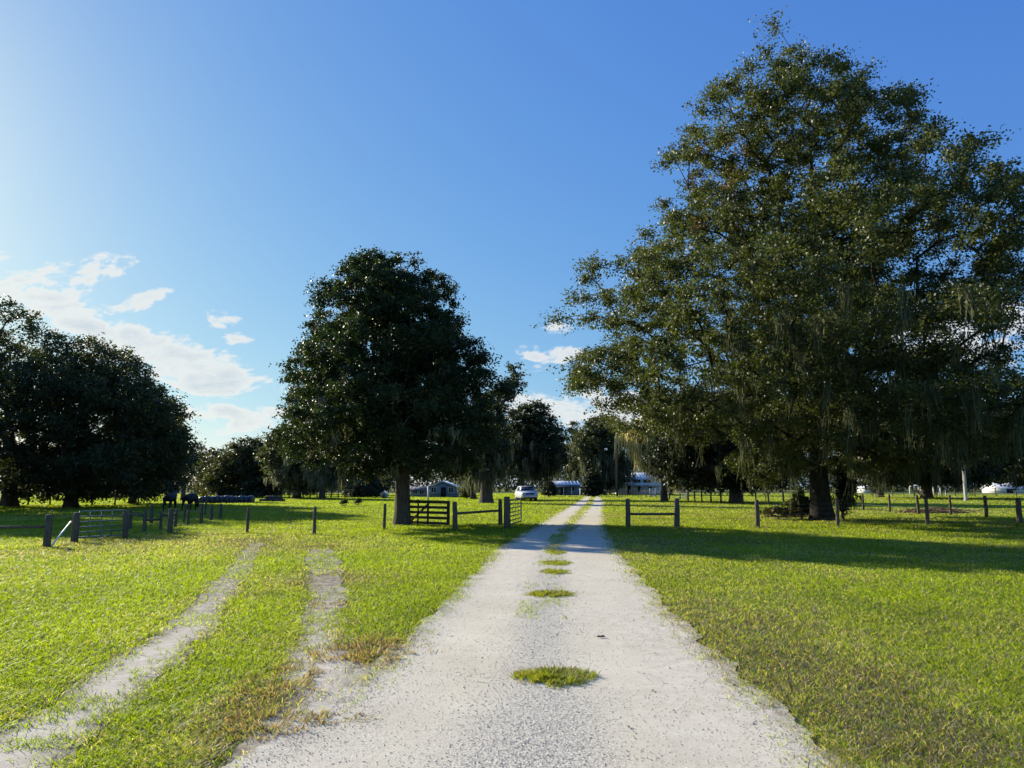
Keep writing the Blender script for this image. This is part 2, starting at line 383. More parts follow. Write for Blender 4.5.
# ------------------------------------------------------------------ grass
rng = np.random.default_rng(7)
def dryness(x, y):
    d = (fbm(x*.5, y*.35, 21)-.45)*1.0+(fbm(x*2.5, y*2.5, 23)-.5)*.6
    for (u, v, s, a) in [(365, 650, .55, 1.1), (350, 663, .35, 1), (272, 700, .55, 1.0), (255, 735, .5, 1.0), (300, 730, .4, .8), (322, 580, .9, .9), (835, 690, .7, .5), (935, 735, .35, 1.0), (900, 745, .3, .8), (740, 640, 1.5, .3), (700, 620, 1.6, .35), (315, 545, 1.6, .6), (255, 540, 1.4, .5), (780, 670, .8, .3),
                         (170, 542, 5, .45), (100, 545, 4, .4), (920, 512, 3.0, .9), (800, 518, 4, .5), (620, 516, 3, .3)]:
        p = P(u, v); d = d+a*np.exp(-(((x-p.x)/s)**2+((y-p.y)/(s*1.3))**2))
    d = d+.52*np.clip((x-np.interp(y, *RR))/1.0, .3, 1)*np.exp(-np.clip(x-np.interp(y, *RR), 0, 99)/3.2)*(y < 24)*(x > 0)
    d = d+.30*((x > 2) & (y > 24))+.26*((x > 1) & (y <= 24))+.12*np.clip((y-30)/20, 0, 1)
    d = d+.45*np.exp(-np.abs(bare(x, y))/.22)*(bare(x, y) < 0)
    return d
FLN = np.array([(P(u, v).x, P(u, v).y) for u, v in [(-60, 549), (47, 547), (74, 542.5), (125, 538.5), (170, 534.5), (247, 534), (314, 535), (384, 531), (455, 530), (507, 527), (628, 528), (758, 528), (928, 527), (1110, 525)]])
def grass_mesh(x, y, sc_, hmul=1.0, tall=None):
    n = len(x); r = np.hypot(x, y)
    dry = dryness(x, y); b = bare(x, y)
    hgt = (0.019+.030*rng.random(n)**1.3+.0010*r)*hmul*(0.55+.9*fbm(x*1.6, y*1.6, 31))*(.8+.4*vn(x*6, y*6, 37))
    fl = np.minimum(np.abs(y-np.interp(x, FLN[:, 0], FLN[:, 1]))+9*((x > -.6) & (x < 3.6)), 9)
    hgt = hgt*(1+1.5*np.exp(-(fl/.3)**2)*(.4+.9*vn(x*2, y*2, 45)))
    wid = (0.0034+.00050*r)*(.7+.6*rng.random(n))*sc_
    az = rng.random(n)*2*math.pi; la = rng.random(n)*2*math.pi; lean = hgt*(.5+1.7*rng.random(n))
    lx, ly = np.cos(la)*lean, np.sin(la)*lean
    sx, sy = np.cos(az)*wid/2, np.sin(az)*wid/2
    v = np.zeros((n, 5, 3), dtype=np.float32)
    v[:, 0] = np.stack([x-sx, y-sy, np.zeros(n)], -1); v[:, 1] = np.stack([x+sx, y+sy, np.zeros(n)], -1)
    v[:, 2] = np.stack([x+sx*.8+lx*.35, y+sy*.8+ly*.35, hgt*.6], -1); v[:, 3] = np.stack([x-sx*.8+lx*.35, y-sy*.8+ly*.35, hgt*.6], -1)
    v[:, 4] = np.stack([x+lx, y+ly, hgt*(.8+.2*rng.random(n))], -1)
    i = np.arange(n)[:, None]*5
    q = i+np.array([0, 1, 2, 3]); t = i+np.array([3, 2, 4])
    green = np.array([0.245, 0.315, 0.020]); deep = np.array([0.125, 0.19, 0.016]); straw = np.array([0.40, 0.355, 0.30]); brown = np.array([0.15, 0.12, 0.13])
    k = np.clip(rng.random(n)*.75+(fbm(x*.8, y*.8, 33)-.5)*1.0, 0, 1)[:, None]
    c = green*(1-k)+deep*k
    dd = np.clip(dry-.15+(rng.random(n)-.5)*.7, 0, 1)
    ds = (rng.random(n) < dd*.72)[:, None]; which = (rng.random(n) < .35+.4*(dry > .9))[:, None]
    c = np.where(ds, np.where(which, brown, straw), c)
    c = c*(.85+.3*rng.random(n))[:, None]*(.72+.56*fbm(x*.45, y*.3, 39))[:, None]
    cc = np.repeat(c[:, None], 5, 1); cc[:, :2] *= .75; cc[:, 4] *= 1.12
    return v.reshape(-1, 3), [q, t], cc.reshape(-1, 3)
N = 1250000
r = np.exp(rng.uniform(math.log(3.4), math.log(170), N)); a = rng.uniform(-math.radians(43), math.radians(43), N)
x, y = np.sin(a)*r, np.cos(a)*r
b = bare(x, y); dr = dryness(x, y)
patch = fbm(x*1.6, y*1.6, 35)
keep = (b < -0.0) & ((b < -.12) | (rng.random(N) < .55)) & (rng.random(N) > np.clip((dr-.55)*.5, 0, .5))
keep |= (b > 0) & (b < .16) & (rng.random(N) < .10)
keep |= (between(x, y, RTL, RTR) > 0) & (rng.random(N) < .05+.3*(patch > .62)) & (between(x, y, RL, RR) < -.1)
keep |= (between(x, y, LTL, LTR) > 0) & (rng.random(N) < .03+.35*(patch > .66)+.30*np.clip((y-11)/6, 0, 1))
keep |= (between(x, y, RTL, RTR) > 0) & (y > 14) & (rng.random(N) < .45)
cl_ = (np.interp(y, *RL)+np.interp(y, *RR))/2-.12
keep |= (np.abs(x-cl_) < .34) & (y > 9.5) & (y < 19) & (rng.random(N) < .22*(fbm(x*4, y*1.5, 49) > .52))
x, y = x[keep], y[keep]
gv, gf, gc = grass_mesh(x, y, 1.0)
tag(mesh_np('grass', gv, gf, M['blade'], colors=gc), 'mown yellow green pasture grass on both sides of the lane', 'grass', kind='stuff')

# taller tufts growing in the crown of the lane, each its own thing
def tuft(u, v, rx, ry, n, hm, label, cat='grass tuft', grp='grass tufts along the middle of the lane', dry=0.0, name='grass_tuft', g0=(0.20, 0.235, 0.03)):
    p = P(u, v); t = rng.random(n)*2*math.pi; rr = np.sqrt(rng.random(n))
    lump = .75+.45*vn(np.cos(t)*2+u, np.sin(t)*2+v, 5)
    n = int(n*.75); t = t[:n]; rr = rr[:n]; lump = (.35+.75*vn(np.cos(t)*2.4+u, np.sin(t)*2.4+v, 5)+.5*vn(np.cos(t)*6+u, np.sin(t)*6+v, 6))
    x = np.cos(t)*rr*rx*lump*1.15+rng.normal(size=n)*rx*.13; y = np.sin(t)*rr*ry*lump*1.2+rng.normal(size=n)*ry*.13
    hole = vn(x*9/rx*.4+u, y*9/ry*.4+v, 9) > .16+.3*(dry > .4); x, y, rr, t = x[hole], y[hole], rr[hole], t[hole]; n = len(x)
    dist = p.y
    h = (.015+.055*rng.random(n)**1.4)*hm*(1.15-.6*rr**2)*(.6+.8*vn(x*14, y*14, 3))
    la = t+(rng.random(n)-.5)*1.8; lean = h*(.3+.9*rng.random(n)); wid = (.0045+.0006*dist)*(.7+.6*rng.random(n)); az = rng.random(n)*6.28
    lx, ly, sx, sy = np.cos(la)*lean, np.sin(la)*lean, np.cos(az)*wid/2, np.sin(az)*wid/2
    V = np.zeros((n, 5, 3)); z0 = np.full(n, 0.008)
    V[:, 0] = np.stack([x-sx, y-sy, z0], -1); V[:, 1] = np.stack([x+sx, y+sy, z0], -1)
    V[:, 2] = np.stack([x+sx*.8+lx*.4, y+sy*.8+ly*.4, h*.65], -1); V[:, 3] = np.stack([x-sx*.8+lx*.4, y-sy*.8+ly*.4, h*.65], -1)
    V[:, 4] = np.stack([x+lx, y+ly, h], -1)
    i = np.arange(n)[:, None]*5
    g0 = np.array(g0); g1 = np.array([.10, .13, .03]); k = rng.random(n)[:, None]
    c = g0*(1-k)+g1*k; s = (rng.random(n) < .16+dry)[:, None]
    c = np.where(s, np.where(rng.random(n)[:, None] < .5, np.array([.24, .19, .19]), np.array([.14, .095, .11])), c)
    o = mesh_np(name, V.reshape(-1, 3), [i+np.array([0, 1, 2, 3]), i+np.array([3, 2, 4])], M['blade'], colors=np.repeat(c, 5, 0))
    o.location = (p.x, p.y, 0.006)
    return tag(o, label, cat, grp)
tuft(552, 679, .27, .21, 5200, 1.0, 'large oval tuft of grass in the middle of the gravel lane, nearest the camera')
tuft(551, 595.5, .29, .27, 3600, .95, 'second oval grass tuft in the lane, between the large tuft and the two close together')
tuft(555, 573, .22, .34, 1800, .9, 'nearer of two small grass tufts close together on the crown of the lane')
tuft(557, 564, .25, .4, 1800, .9, 'further of two small grass tufts close together on the crown of the lane')
tuft(556, 553, .22, .6, 1500, .8, 'small faint grass tuft at the start of the shaded strip on the lane')
WG = 'dry weed clumps beside the lane'
tuft(368, 655, .48, .42, 3400, 1.15, 'brown dead weed clump where the sandy track meets the lane, right of the pale sand', 'weed', WG, .75, 'weed_clump')
tuft(386, 640, .34, .3, 1300, 1.0, 'small brown weed clump on the left edge of the lane behind the larger dead clump', 'weed', WG, .45, 'weed_clump')
tuft(280, 684, .34, .55, 2600, 1.0, 'dry brown weed clump on the left side of the sandy track', 'weed', WG, .65, 'weed_clump')
tuft(262, 724, .28, .34, 2000, 1.0, 'nearest dry weed clump left of the sandy track, low in the photo', 'weed', WG, .6, 'weed_clump')
tuft(322, 722, .33, .15, 1100, .55, 'flat brown weed clump lying in the middle of the pale sand', 'weed', WG, .65, 'weed_clump')
tuft(322, 606, .40, .5, 1100, .9, 'brown weed clump on the sandy track above the pale bare sand', 'weed', WG, .6, 'weed_clump')

# loose stones on the lane
n = 190000
r = np.exp(rng.uniform(math.log(3.6), math.log(22), n)); a = rng.uniform(-math.radians(38), math.radians(30), n)
x, y = np.sin(a)*r, np.cos(a)*r
l, rr_ = np.interp(y, *RL), np.interp(y, *RR); kk = (x-l)/(rr_-l)
inr = (kk > -.02) & (kk < 1.02); pr = .16+.8*np.exp(-((kk-.47)/.13)**2)+.4*np.exp(-(kk/.08)**2)+.35*np.exp(-((kk-1)/.07)**2)
k2 = inr & (rng.random(n) < pr*(.35+1.2*fbm(x*1.5, y*.7, 91)))
k2 |= (between(x, y, RTL, RTR) > 0) & (rng.random(n) < .10)
x, y = x[k2], y[k2]; n = len(x)
sz = (.0021+.0034*rng.random(n)**2)*(1+.05*np.hypot(x, y)); big = rng.random(n) < .006; sz[big] *= 2.0
oc = np.array([(1, 0, 0), (-1, 0, 0), (0, 1, 0), (0, -1, 0), (0, 0, .7), (0, 0, -.5)], float)
V = oc[None]*(1+.5*(rng.random((n, 6, 1))-.5))*sz[:, None, None]
an = rng.random(n)*6.28; c, s = np.cos(an)[:, None], np.sin(an)[:, None]
V = np.stack([V[..., 0]*c-V[..., 1]*s+x[:, None], V[..., 0]*s*.8+V[..., 1]*c*.8+y[:, None], V[..., 2]+.013+sz[:, None]*.3], -1)
of = np.array([(0, 2, 4), (2, 1, 4), (1, 3, 4), (3, 0, 4), (2, 0, 5), (1, 2, 5), (3, 1, 5), (0, 3, 5)])
g_ = (.30+.52*rng.random(n)**.7)[:, None]*np.array([1, .95, .80]); g_[rng.random(n) < .10] *= .4
tag(mesh_np('loose_gravel', V.reshape(-1, 3), (np.arange(n)[:, None, None]*6+of[None]).reshape(-1, 3), M['stone'], colors=np.repeat(g_, 6, 0)),
    'pale loose gravel scattered over the lane', 'gravel', kind='stuff')
# a few dead leaves lying on the lane
for i, (u, v, lab) in enumerate([(601, 639, 'largest curled dead brown leaf on the bare gravel of the right wheel path'), (653, 693, 'small dead leaf on the right wheel path, right of the large grass tuft'),
        (537, 604, 'small dead leaf beside the second oval grass tuft'), (655, 655, 'tiny dead leaf near the right verge of the lane'), (360, 717, 'dead leaf at the left side of the lane by the pale sand'),
        (452, 638, 'small dead leaf on the left wheel path of the lane'), (629, 730, 'dead leaf nearest the camera on the right wheel path')]):
    p = P(u, v); m = MB(); s = (.050, .022, .02, .018, .03, .018, .022)[i]
    t = [(-1, 0, .1), (-.5, -.4, .35), (.1, -.5, .25), (.6, -.25, .4), (1.1, .05, .1), (.5, .35, .5), (-.1, .45, .3), (-.6, .3, .45), (0, 0, .02)]
    m.add(np.array(t)*s, [(8, k, (k+1) % 8) for k in range(8)])
    o = m.build('fallen_leaf', M['deadwood']); o.location = (p.x, p.y, .016); o.rotation_euler = (0, 0, i*1.3)
    tag(o, lab, 'leaf', 'dead leaves on the lane')

# ------------------------------------------------------------------ trees
def rot_rand(n, rg):
    a = rg.normal(size=(n, 3)); return a/np.linalg.norm(a, axis=1, keepdims=True)
def seg_tubes(A, B, ra, rb, n):
    d = B-A; L = np.linalg.norm(d, axis=1, keepdims=True)+1e-9; d = d/L
    h = np.where(np.abs(d[:, 2:3]) < .9, np.array([[0, 0, 1.]]), np.array([[1., 0, 0]]))
    s = np.cross(d, h); s /= np.linalg.norm(s, axis=1, keepdims=True)+1e-9; t = np.cross(d, s)
    an = np.arange(n)*2*math.pi/n; c, sn = np.cos(an)[None, :, None], np.sin(an)[None, :, None]
    ring = s[:, None]*c+t[:, None]*sn
    e = d*L*.04
    v = np.concatenate([(A-e)[:, None]+ring*ra[:, None, None], (B+e)[:, None]+ring*rb[:, None, None]], 1)
    m = len(A); i = (np.arange(m)*2*n)[:, None]; k = np.arange(n)[None]; k1 = (k+1) % n
    f = np.stack([i+k, i+k1, i+n+k1, i+n+k], -1).reshape(-1, 4)
    return v.reshape(-1, 3), f
def make_tree(name, label, cat, u, vb, rows, ncl, lpc, leaf, tr, seed, group=None, cols=((.035, .055, .014), (.075, .10, .028)), depth=.85, clr=None, moss=0, mlen=(.5, 1.6),
              mcol=(.15, .16, .10), Y0=None, hollow=.25, bare_h=.25, lean=0.0, flat=.7, bark='bark', forks=3, dens_pow=.5, reddish=None, mwhere=None, rough=.42, holes=.32, lobe=0, lobe_fill=.9):
    """u, vb: foot of the trunk; rows: crown half-widths by height, (v, left, right); Y0: distance"""
    rg = np.random.default_rng(seed)
    base = P(u, vb); Y = base.y if Y0 is None else Y0
    if Y0 is not None: base = Vector((xat(u, vb, Y0), Y0, 0))
    rows = sorted(rows, key=lambda q: -q[0])
    zz = np.array([zat(q[0], Y) for q in rows]); xl = np.array([xat(q[1], q[0], Y) for q in rows])-base.x; xr = np.array([xat(q[2], q[0], Y) for q in rows])-base.x
    ztop, zlow = zz[-1], zz[0]; hgt = ztop
    cr = clr if clr else .075*hgt
    # clump centres, blue-noise like
    pts = []; tries = 0; mind = cr*.58
    zs = np.linspace(zlow, ztop, 60); wd = np.interp(zs, zz, xr-xl); pw = wd**1.6+.02; pw /= pw.sum()
    cell = {}
    NC = ncl*(26 if lobe else 14); zc = rg.choice(zs, size=NC, p=pw)+(rg.random(NC)-.5)*(zs[1]-zs[0]); lc, rc = np.interp(zc, zz, xl), np.interp(zc, zz, xr)
    hw = np.maximum((rc-lc)/2-cr*.45, .12*cr); t = rg.random(NC)*2*math.pi; rho = np.maximum(rg.random(NC)**dens_pow, hollow*rg.random(NC))
    wob = 1.02-rough/2+rough*vn(np.cos(t)*1.8+seed, zc/hgt*7+np.sin(t)*1.8, seed)
    hole = vn(np.cos(t)*hw*rho/(cr*1.7)+90, zc/(cr*1.5)+np.sin(t)*hw*rho/(cr*1.7), seed+3)
    ok = ~((hole < holes) & (rho > .35) & (rg.random(NC) < .88))
    cand = np.stack([(lc+rc)/2+np.cos(t)*hw*rho*wob, np.sin(t)*hw*rho*wob*depth, zc], -1)[ok]
    if lobe:
        LC = []; LR = []; zr = (cand[:, 2]-zlow)/(ztop-zlow)
        for c in cand:
            if all(np.sum((q-c)**2) > (lobe*1.18)**2 for q in LC): LC.append(c); LR.append(lobe*lobe_fill*(.62+.5*rg.random()))
        LC = np.array(LC); LR = np.array(LR)
        dl = np.array([np.min(np.linalg.norm((LC-c)*np.array([1, 1, 1.25]), axis=1)/LR) for c in cand])
        core = np.hypot(cand[:, 0], cand[:, 1]) < .30*np.interp(cand[:, 2], zz, xr-xl)*.5
        cand = cand[(dl < 1) | (core & (rg.random(len(cand)) < .25))]
    for c in cand:
        if len(pts) >= ncl: break
        key = tuple((c//mind).astype(int)); bad = False
        for a in (-1, 0, 1):
            for b_ in (-1, 0, 1):
                for e in (-1, 0, 1):
                    for q in cell.get((key[0]+a, key[1]+b_, key[2]+e), ()):
                        if np.sum((q-c)**2) < mind*mind: bad = True
        if bad: continue
        cell.setdefault(key, []).append(c); pts.append(c)
    C = np.array(pts)
    # skeleton: trunk then each clump joins the nearest suitable branch
    th = max(bare_h*hgt, zlow*.8); cx = (np.interp((zlow+ztop)/2, zz, xl)+np.interp((zlow+ztop)/2, zz, xr))/2
    nt = 9; nodes = []; parent = []
    top = .80*hgt
    for k in range(nt+1):
        s = k/nt; z = s*top
        nodes.append(np.array([cx*.7*max(0, s-.1)**1.3+lean*s+math.sin(s*5+seed)*.012*hgt*s, math.cos(s*4+seed*2)*.012*hgt*s, z])); parent.append(k-1)
    order = np.argsort(np.linalg.norm(C-np.array([0, 0, th*1.1]), axis=1)); cidx = []
    NA = np.zeros((len(C)*4+nt+5, 3)); NA[:nt+1] = nodes; cnt = nt+1
    plen = np.zeros(len(NA)); plen[:nt+1] = [k*top/nt for k in range(nt+1)]
    for ci in order:
        c = C[ci]; d = c-NA[:cnt]; dist = np.linalg.norm(d, axis=1)
        pen = np.where(d[:, 2] < 0, -d[:, 2]*1.2, 0)+np.where(NA[:cnt, 2] < min(th, c[2]*.75), 50, 0)+.22*plen[:cnt]
        j = int(np.argmin(dist+pen)); a = NA[j]; L = dist[j]
        steps = 1 if L < cr*1.2 else (2 if L < cr*3 else 3)
        prev = j
        for s in range(1, steps+1):
            tt = s/steps; q = a+(c-a)*tt
            if s < steps: q = q+rg.normal(size=3)*L*.05+np.array([0, 0, L*.10*math.sin(math.pi*tt)])
            NA[cnt] = q; parent.append(prev); plen[cnt] = plen[prev]+L/steps; prev = cnt; cnt += 1
        cidx.append(prev)
    NA = NA[:cnt]; parent = np.array(parent); wgt = np.zeros(cnt)
    wgt[cidx] = 1
    for k in range(cnt-1, nt, -1): wgt[parent[k]] += wgt[k]
    for k in range(nt, 0, -1): wgt[parent[k]] += wgt[k]
    rad = tr*(np.maximum(wgt, .6)/wgt[0])**.47; rad = np.maximum(rad, .012*max(1, Y/50))
    root = empty(name, (base.x, base.y, 0)); tag(root, label, cat, group)
    # trunk: lofted with flare and lumps
    K = 22; ns_ = 18; tv = []
    tz = np.linspace(0, 1, K)**1.3*NA[min(4, nt)][2]
    nodez = NA[:nt+1, 2]
    for z in tz:
        cxx, cyy = np.interp(z, nodez, NA[:nt+1, 0]), np.interp(z, nodez, NA[:nt+1, 1]); rr = np.interp(z, nodez, rad[:nt+1])
        fl = 1+.38*math.exp(-z/(tr*1.3))
        for k in range(ns_):
            t = 2*math.pi*k/ns_; lump = 1+.10*math.sin(t*3+seed)+.07*math.sin(t*5+z*1.5+seed)+.22*math.exp(-z/(tr*1.1))*max(0, math.sin(t*4+seed))
            tv.append((cxx+math.cos(t)*rr*fl*lump, cyy+math.sin(t)*rr*fl*lump, z-.05*(z == 0)))
    i = np.arange(K*ns_).reshape(K, ns_); i2 = np.roll(i, -1, 1)
    mesh_np('trunk', np.array(tv), np.stack([i[:-1], i2[:-1], i2[1:], i[1:]], -1).reshape(-1, 4), M[bark], root, smooth=True)
    ch = np.arange(min(4, nt)+1, cnt); A = NA[parent[ch]]; B = NA[ch]; ra = np.minimum(rad[parent[ch]], rad[ch]*1.35); rb = rad[ch]
    ch_t = ch <= nt; ra[ch_t] = rad[parent[ch]][ch_t]
    bv, bf = seg_tubes(A, B, ra, rb, 6)
    mesh_np('branch', bv, bf, M[bark], root, smooth=True)
    # foliage: twigs with leaves about each clump
    nC = len(C); tw = max(6, lpc//14); per = max(1, lpc//tw)
    csz = cr*(.65+.55*rg.random(nC))
    D = rot_rand(nC*tw, rg); D[:, 2] = D[:, 2]*.8+.12
    L = np.repeat(csz, tw)*(.45+.65*rg.random(nC*tw))
    st = np.repeat(C, tw, 0)
    n = nC*tw*per; t = (rg.random(n)*.9+.12); DD = np.repeat(D, per, 0); LL = np.repeat(L, per)
    pos = np.repeat(st, per, 0)+DD*(LL*t)[:, None]*np.array([1, 1, flat])+rg.normal(size=(n, 3))*(cr*.075)
    pos[:, 2] -= (t*t)*LL*.12
    pos = pos[pos[:, 2] > .3]; n = len(pos)
    ls = leaf*(.6+.8*rg.random(n))
    a1 = rot_rand(n, rg); a1[:, 2] = a1[:, 2]*.7-.15; a1 /= np.linalg.norm(a1, axis=1, keepdims=True)
    a2 = np.cross(a1, rot_rand(n, rg)); a2 /= np.linalg.norm(a2, axis=1, keepdims=True)+1e-6; a3 = np.cross(a1, a2)
    V = np.zeros((n, 4, 3)); wdt = .30
    V[:, 0] = pos; V[:, 1] = pos+(a1*.5+a2*wdt)*ls[:, None]+a3*(ls*.08)[:, None]; V[:, 2] = pos+a1*ls[:, None]; V[:, 3] = pos+(a1*.45-a2*wdt)*ls[:, None]+a3*(ls*.08)[:, None]
    c0, c1 = np.array(cols[0]), np.array(cols[1])
    k = np.clip(rg.random(n)*.7+.3*vn(pos[:, 0]/cr*.7+seed, pos[:, 2]/cr*.7+pos[:, 1]/cr*.5, seed), 0, 1)[:, None]; cc = c0*(1-k)+c1*k
    if reddish:
        q = np.array([xat(reddish[0], reddish[1], Y)-base.x, -reddish[3]*.5, zat(reddish[1], Y)])
        m_ = np.linalg.norm((pos-q)/np.array([reddish[2], reddish[3], reddish[4]]), axis=1) < 1
        m_ &= rg.random(n) < .75; cc[m_] = np.array([.10, .052, .03])*(.6+.8*rg.random(m_.sum()))[:, None]
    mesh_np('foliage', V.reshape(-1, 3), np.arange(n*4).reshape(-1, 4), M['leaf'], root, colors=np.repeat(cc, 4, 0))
    if moss:
        low = C[C[:, 2] < zlow+(ztop-zlow)*.42] if mwhere is None else C[mwhere(C)]
        if len(low):
            src = low[rg.integers(0, len(low), moss)]+rg.normal(size=(moss, 3))*np.array([cr*.4, cr*.4, cr*.25])
            hair = 16; ml = (mlen[0]+(mlen[1]-mlen[0])*rg.random(moss)**1.5); n = moss*hair
            s0 = np.repeat(src, hair, 0)+rg.normal(size=(n, 3))*np.array([.10, .10, .08])*max(1, Y/45); l_ = np.repeat(ml, hair)*(.35+.65*rg.random(n))
            wds = (.012+.0004*Y)*(.6+.9*rg.random(n))
            an = rg.random(n)*6.28; sx, sy = np.cos(an)*wds, np.sin(an)*wds; K = 4
            V = np.zeros((n, K*2, 3))
            wx, wy = rg.normal(size=n)*.06, rg.normal(size=n)*.06
            for q in range(K):
                f_ = q/(K-1); px, py = s0[:, 0]*1+wx*f_*l_*1.5+np.sin(f_*5+an)*.05+np.sin(f_*11+an*2)*.02, s0[:, 1]+wy*f_*l_*1.5; wq = (1-.8*f_)*(1+.4*np.sin(f_*9+an*3))
                pz = np.maximum(s0[:, 2]-l_*f_, .5)
                V[:, 2*q] = np.stack([px-sx*wq, py-sy*wq, pz], -1); V[:, 2*q+1] = np.stack([px+sx*wq, py+sy*wq, pz], -1)
            i = (np.arange(n)*K*2)[:, None]
            f = np.concatenate([i+np.array([2*q, 2*q+1, 2*q+3, 2*q+2]) for q in range(K-1)])
            mc = np.array(mcol)*(.6+.8*rg.random(n))[:, None]
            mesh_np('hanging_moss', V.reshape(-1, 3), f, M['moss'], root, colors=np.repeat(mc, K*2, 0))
    return root

OAK = [(12, 766, 788), (42, 745, 802), (72, 725, 806), (92, 700, 876), (118, 674, 908), (150, 656, 936), (185, 640, 958), (215, 630, 988), (240, 632, 1030), (262, 600, 1045), (290, 582, 1055), (320, 564, 1070), (360, 556, 1080), (395, 560, 1085), (414, 578, 1085), (428, 640, 1080), (446, 690, 1060), (462, 715, 960), (476, 745, 905)]
make_tree('oak_tree', 'towering ragged oak with hanging moss right of the lane, tallest tree in view', 'tree', 822, 520.5, OAK, 1650, 370, .13, .43, 11,
          cols=((.043, .056, .018), (.125, .138, .045)), moss=430, mlen=(.5, 2.2), mcol=(.12, .13, .075), clr=1.2, hollow=.3, dens_pow=.55, rough=.26, lobe=2.9, lobe_fill=.85, bark='shadebark', mwhere=lambda C: (C[:, 2] < 9) & (np.abs(C[:, 0]) < 7), reddish=(710, 205, 1.6, 3, 3.2), depth=1.0)
CED = [(260, 358, 415), (272, 335, 436), (285, 326, 452), (300, 322, 458), (330, 316, 468), (345, 305, 485), (365, 290, 498), (385, 280, 508), (405, 278, 512), (430, 282, 510), (450, 290, 499), (464, 312, 492), (474, 345, 470)]
make_tree('cedar_tree', 'dense dark rounded tree with thick straight trunk beside the board gate', 'tree', 403, 525, CED, 1050, 300, .11, .31, 23,
          cols=((.018, .034, .012), (.042, .062, .02)), moss=140, mlen=(.3, 1.1), mcol=(.20, .19, .12), clr=.78, hollow=.2, depth=1.25, dens_pow=.6, rough=.40, lobe=1.3, lobe_fill=1.0)
# left group of oaks
LG = 'dark oaks at the left edge of the paddock'
make_tree('oak_tree', 'tall dark oak at the far left edge, cut by the photo edge', 'tree', 8, 507, [(298, -45, 15), (312, -80, 42), (335, -115, 70), (370, -140, 95), (420, -150, 105), (460, -145, 105), (482, -130, 95), (494, -100, 70)], 480, 190, .22, .50, 31, LG,
          ((.042, .052, .022), (.085, .092, .038)), clr=1.75, moss=60, mcol=(.07, .08, .05), rough=.5, holes=.38, lobe=2.6)
make_tree('oak_tree', 'broad dark oak behind the tube gate, right of the edge oak', 'tree', 70, 507.5, [(333, 60, 85), (343, 45, 118), (358, 35, 148), (385, 25, 168), (405, 20, 178), (430, 15, 184), (460, 15, 186), (482, 25, 180), (494, 45, 165)], 470, 190, .22, .42, 37, LG,
          ((.042, .052, .022), (.085, .092, .038)), clr=1.7, moss=60, mcol=(.07, .08, .05), rough=.5, holes=.38, lobe=2.5)
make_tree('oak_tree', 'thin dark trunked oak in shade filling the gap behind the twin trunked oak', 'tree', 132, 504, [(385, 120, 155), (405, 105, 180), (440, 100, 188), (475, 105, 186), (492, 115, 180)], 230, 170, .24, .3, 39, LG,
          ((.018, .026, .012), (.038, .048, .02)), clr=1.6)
make_tree('slender_tree', 'slender loose crowned tree at the right end of the left oaks', 'tree', 183, 501, [(418, 172, 184), (428, 164, 190), (450, 165, 201), (470, 168, 199), (484, 172, 194)], 130, 110, .30, .25, 41, None,
          ((.035, .045, .02), (.08, .09, .04)), clr=1.5)
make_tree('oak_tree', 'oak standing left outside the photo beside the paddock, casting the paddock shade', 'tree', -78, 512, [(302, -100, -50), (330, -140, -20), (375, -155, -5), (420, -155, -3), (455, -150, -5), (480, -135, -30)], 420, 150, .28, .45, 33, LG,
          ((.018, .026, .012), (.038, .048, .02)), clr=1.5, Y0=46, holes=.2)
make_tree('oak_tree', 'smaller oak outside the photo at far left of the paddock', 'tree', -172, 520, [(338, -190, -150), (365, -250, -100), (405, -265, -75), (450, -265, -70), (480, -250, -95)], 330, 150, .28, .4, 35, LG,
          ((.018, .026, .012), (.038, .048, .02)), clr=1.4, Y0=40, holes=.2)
for k, (u, a_, lab) in enumerate([(22, 9, 'bright sunlit bush seen through the gap left of the edge oak trunk'), (76, 10, 'bright low bush far behind the twin dark trunks'), (108, 14, 'wider sunlit bush seen under the broad oak right of its twin trunks')]):
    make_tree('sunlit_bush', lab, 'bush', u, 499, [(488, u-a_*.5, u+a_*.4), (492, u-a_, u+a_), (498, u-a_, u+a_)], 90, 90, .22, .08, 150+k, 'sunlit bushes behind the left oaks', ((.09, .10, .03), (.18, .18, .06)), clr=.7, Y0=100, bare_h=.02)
BG = 'background trees beyond the pasture on the left'
make_tree('bushy_tree', 'low mounded tree behind the row of bales, its left flank in sun', 'tree', 245, 499, [(441, 238, 262), (450, 225, 276), (465, 210, 284), (482, 200, 288), (496, 198, 288)], 420, 170, .36, .4, 43, BG, ((.035, .04, .015), (.10, .10, .045)), clr=2.0, Y0=112, bare_h=.1, lobe=2.6)
make_tree('bushy_tree', 'small olive tree filling the gap between the slender tree and the mounded tree', 'tree', 212, 498.5, [(452, 204, 220), (462, 194, 230), (478, 190, 235), (492, 192, 232)], 200, 130, .42, .3, 44, BG, ((.045, .052, .022), (.10, .10, .045)), clr=2.2, Y0=150, bare_h=.1)
make_tree('bushy_tree', 'rounded tree rising just right of the mounded tree', 'tree', 278, 498.5, [(432, 272, 288), (445, 262, 300), (465, 258, 306), (490, 262, 302)], 280, 140, .40, .35, 46, BG, ((.045, .052, .022), (.10, .105, .05)), clr=2.2, Y0=128, bare_h=.1)
make_tree('mossy_tree', 'grey green mossy tree just left of the dark cedar, trunk in the pasture', 'tree', 297, 499.5, [(427, 280, 302), (440, 264, 320), (455, 262, 335), (475, 268, 340), (488, 280, 330)], 330, 150, .34, .45, 47, BG, ((.05, .06, .03), (.12, .13, .075)), clr=1.8, moss=150, mlen=(.8, 2.2), mcol=(.22, .23, .17), Y0=100)
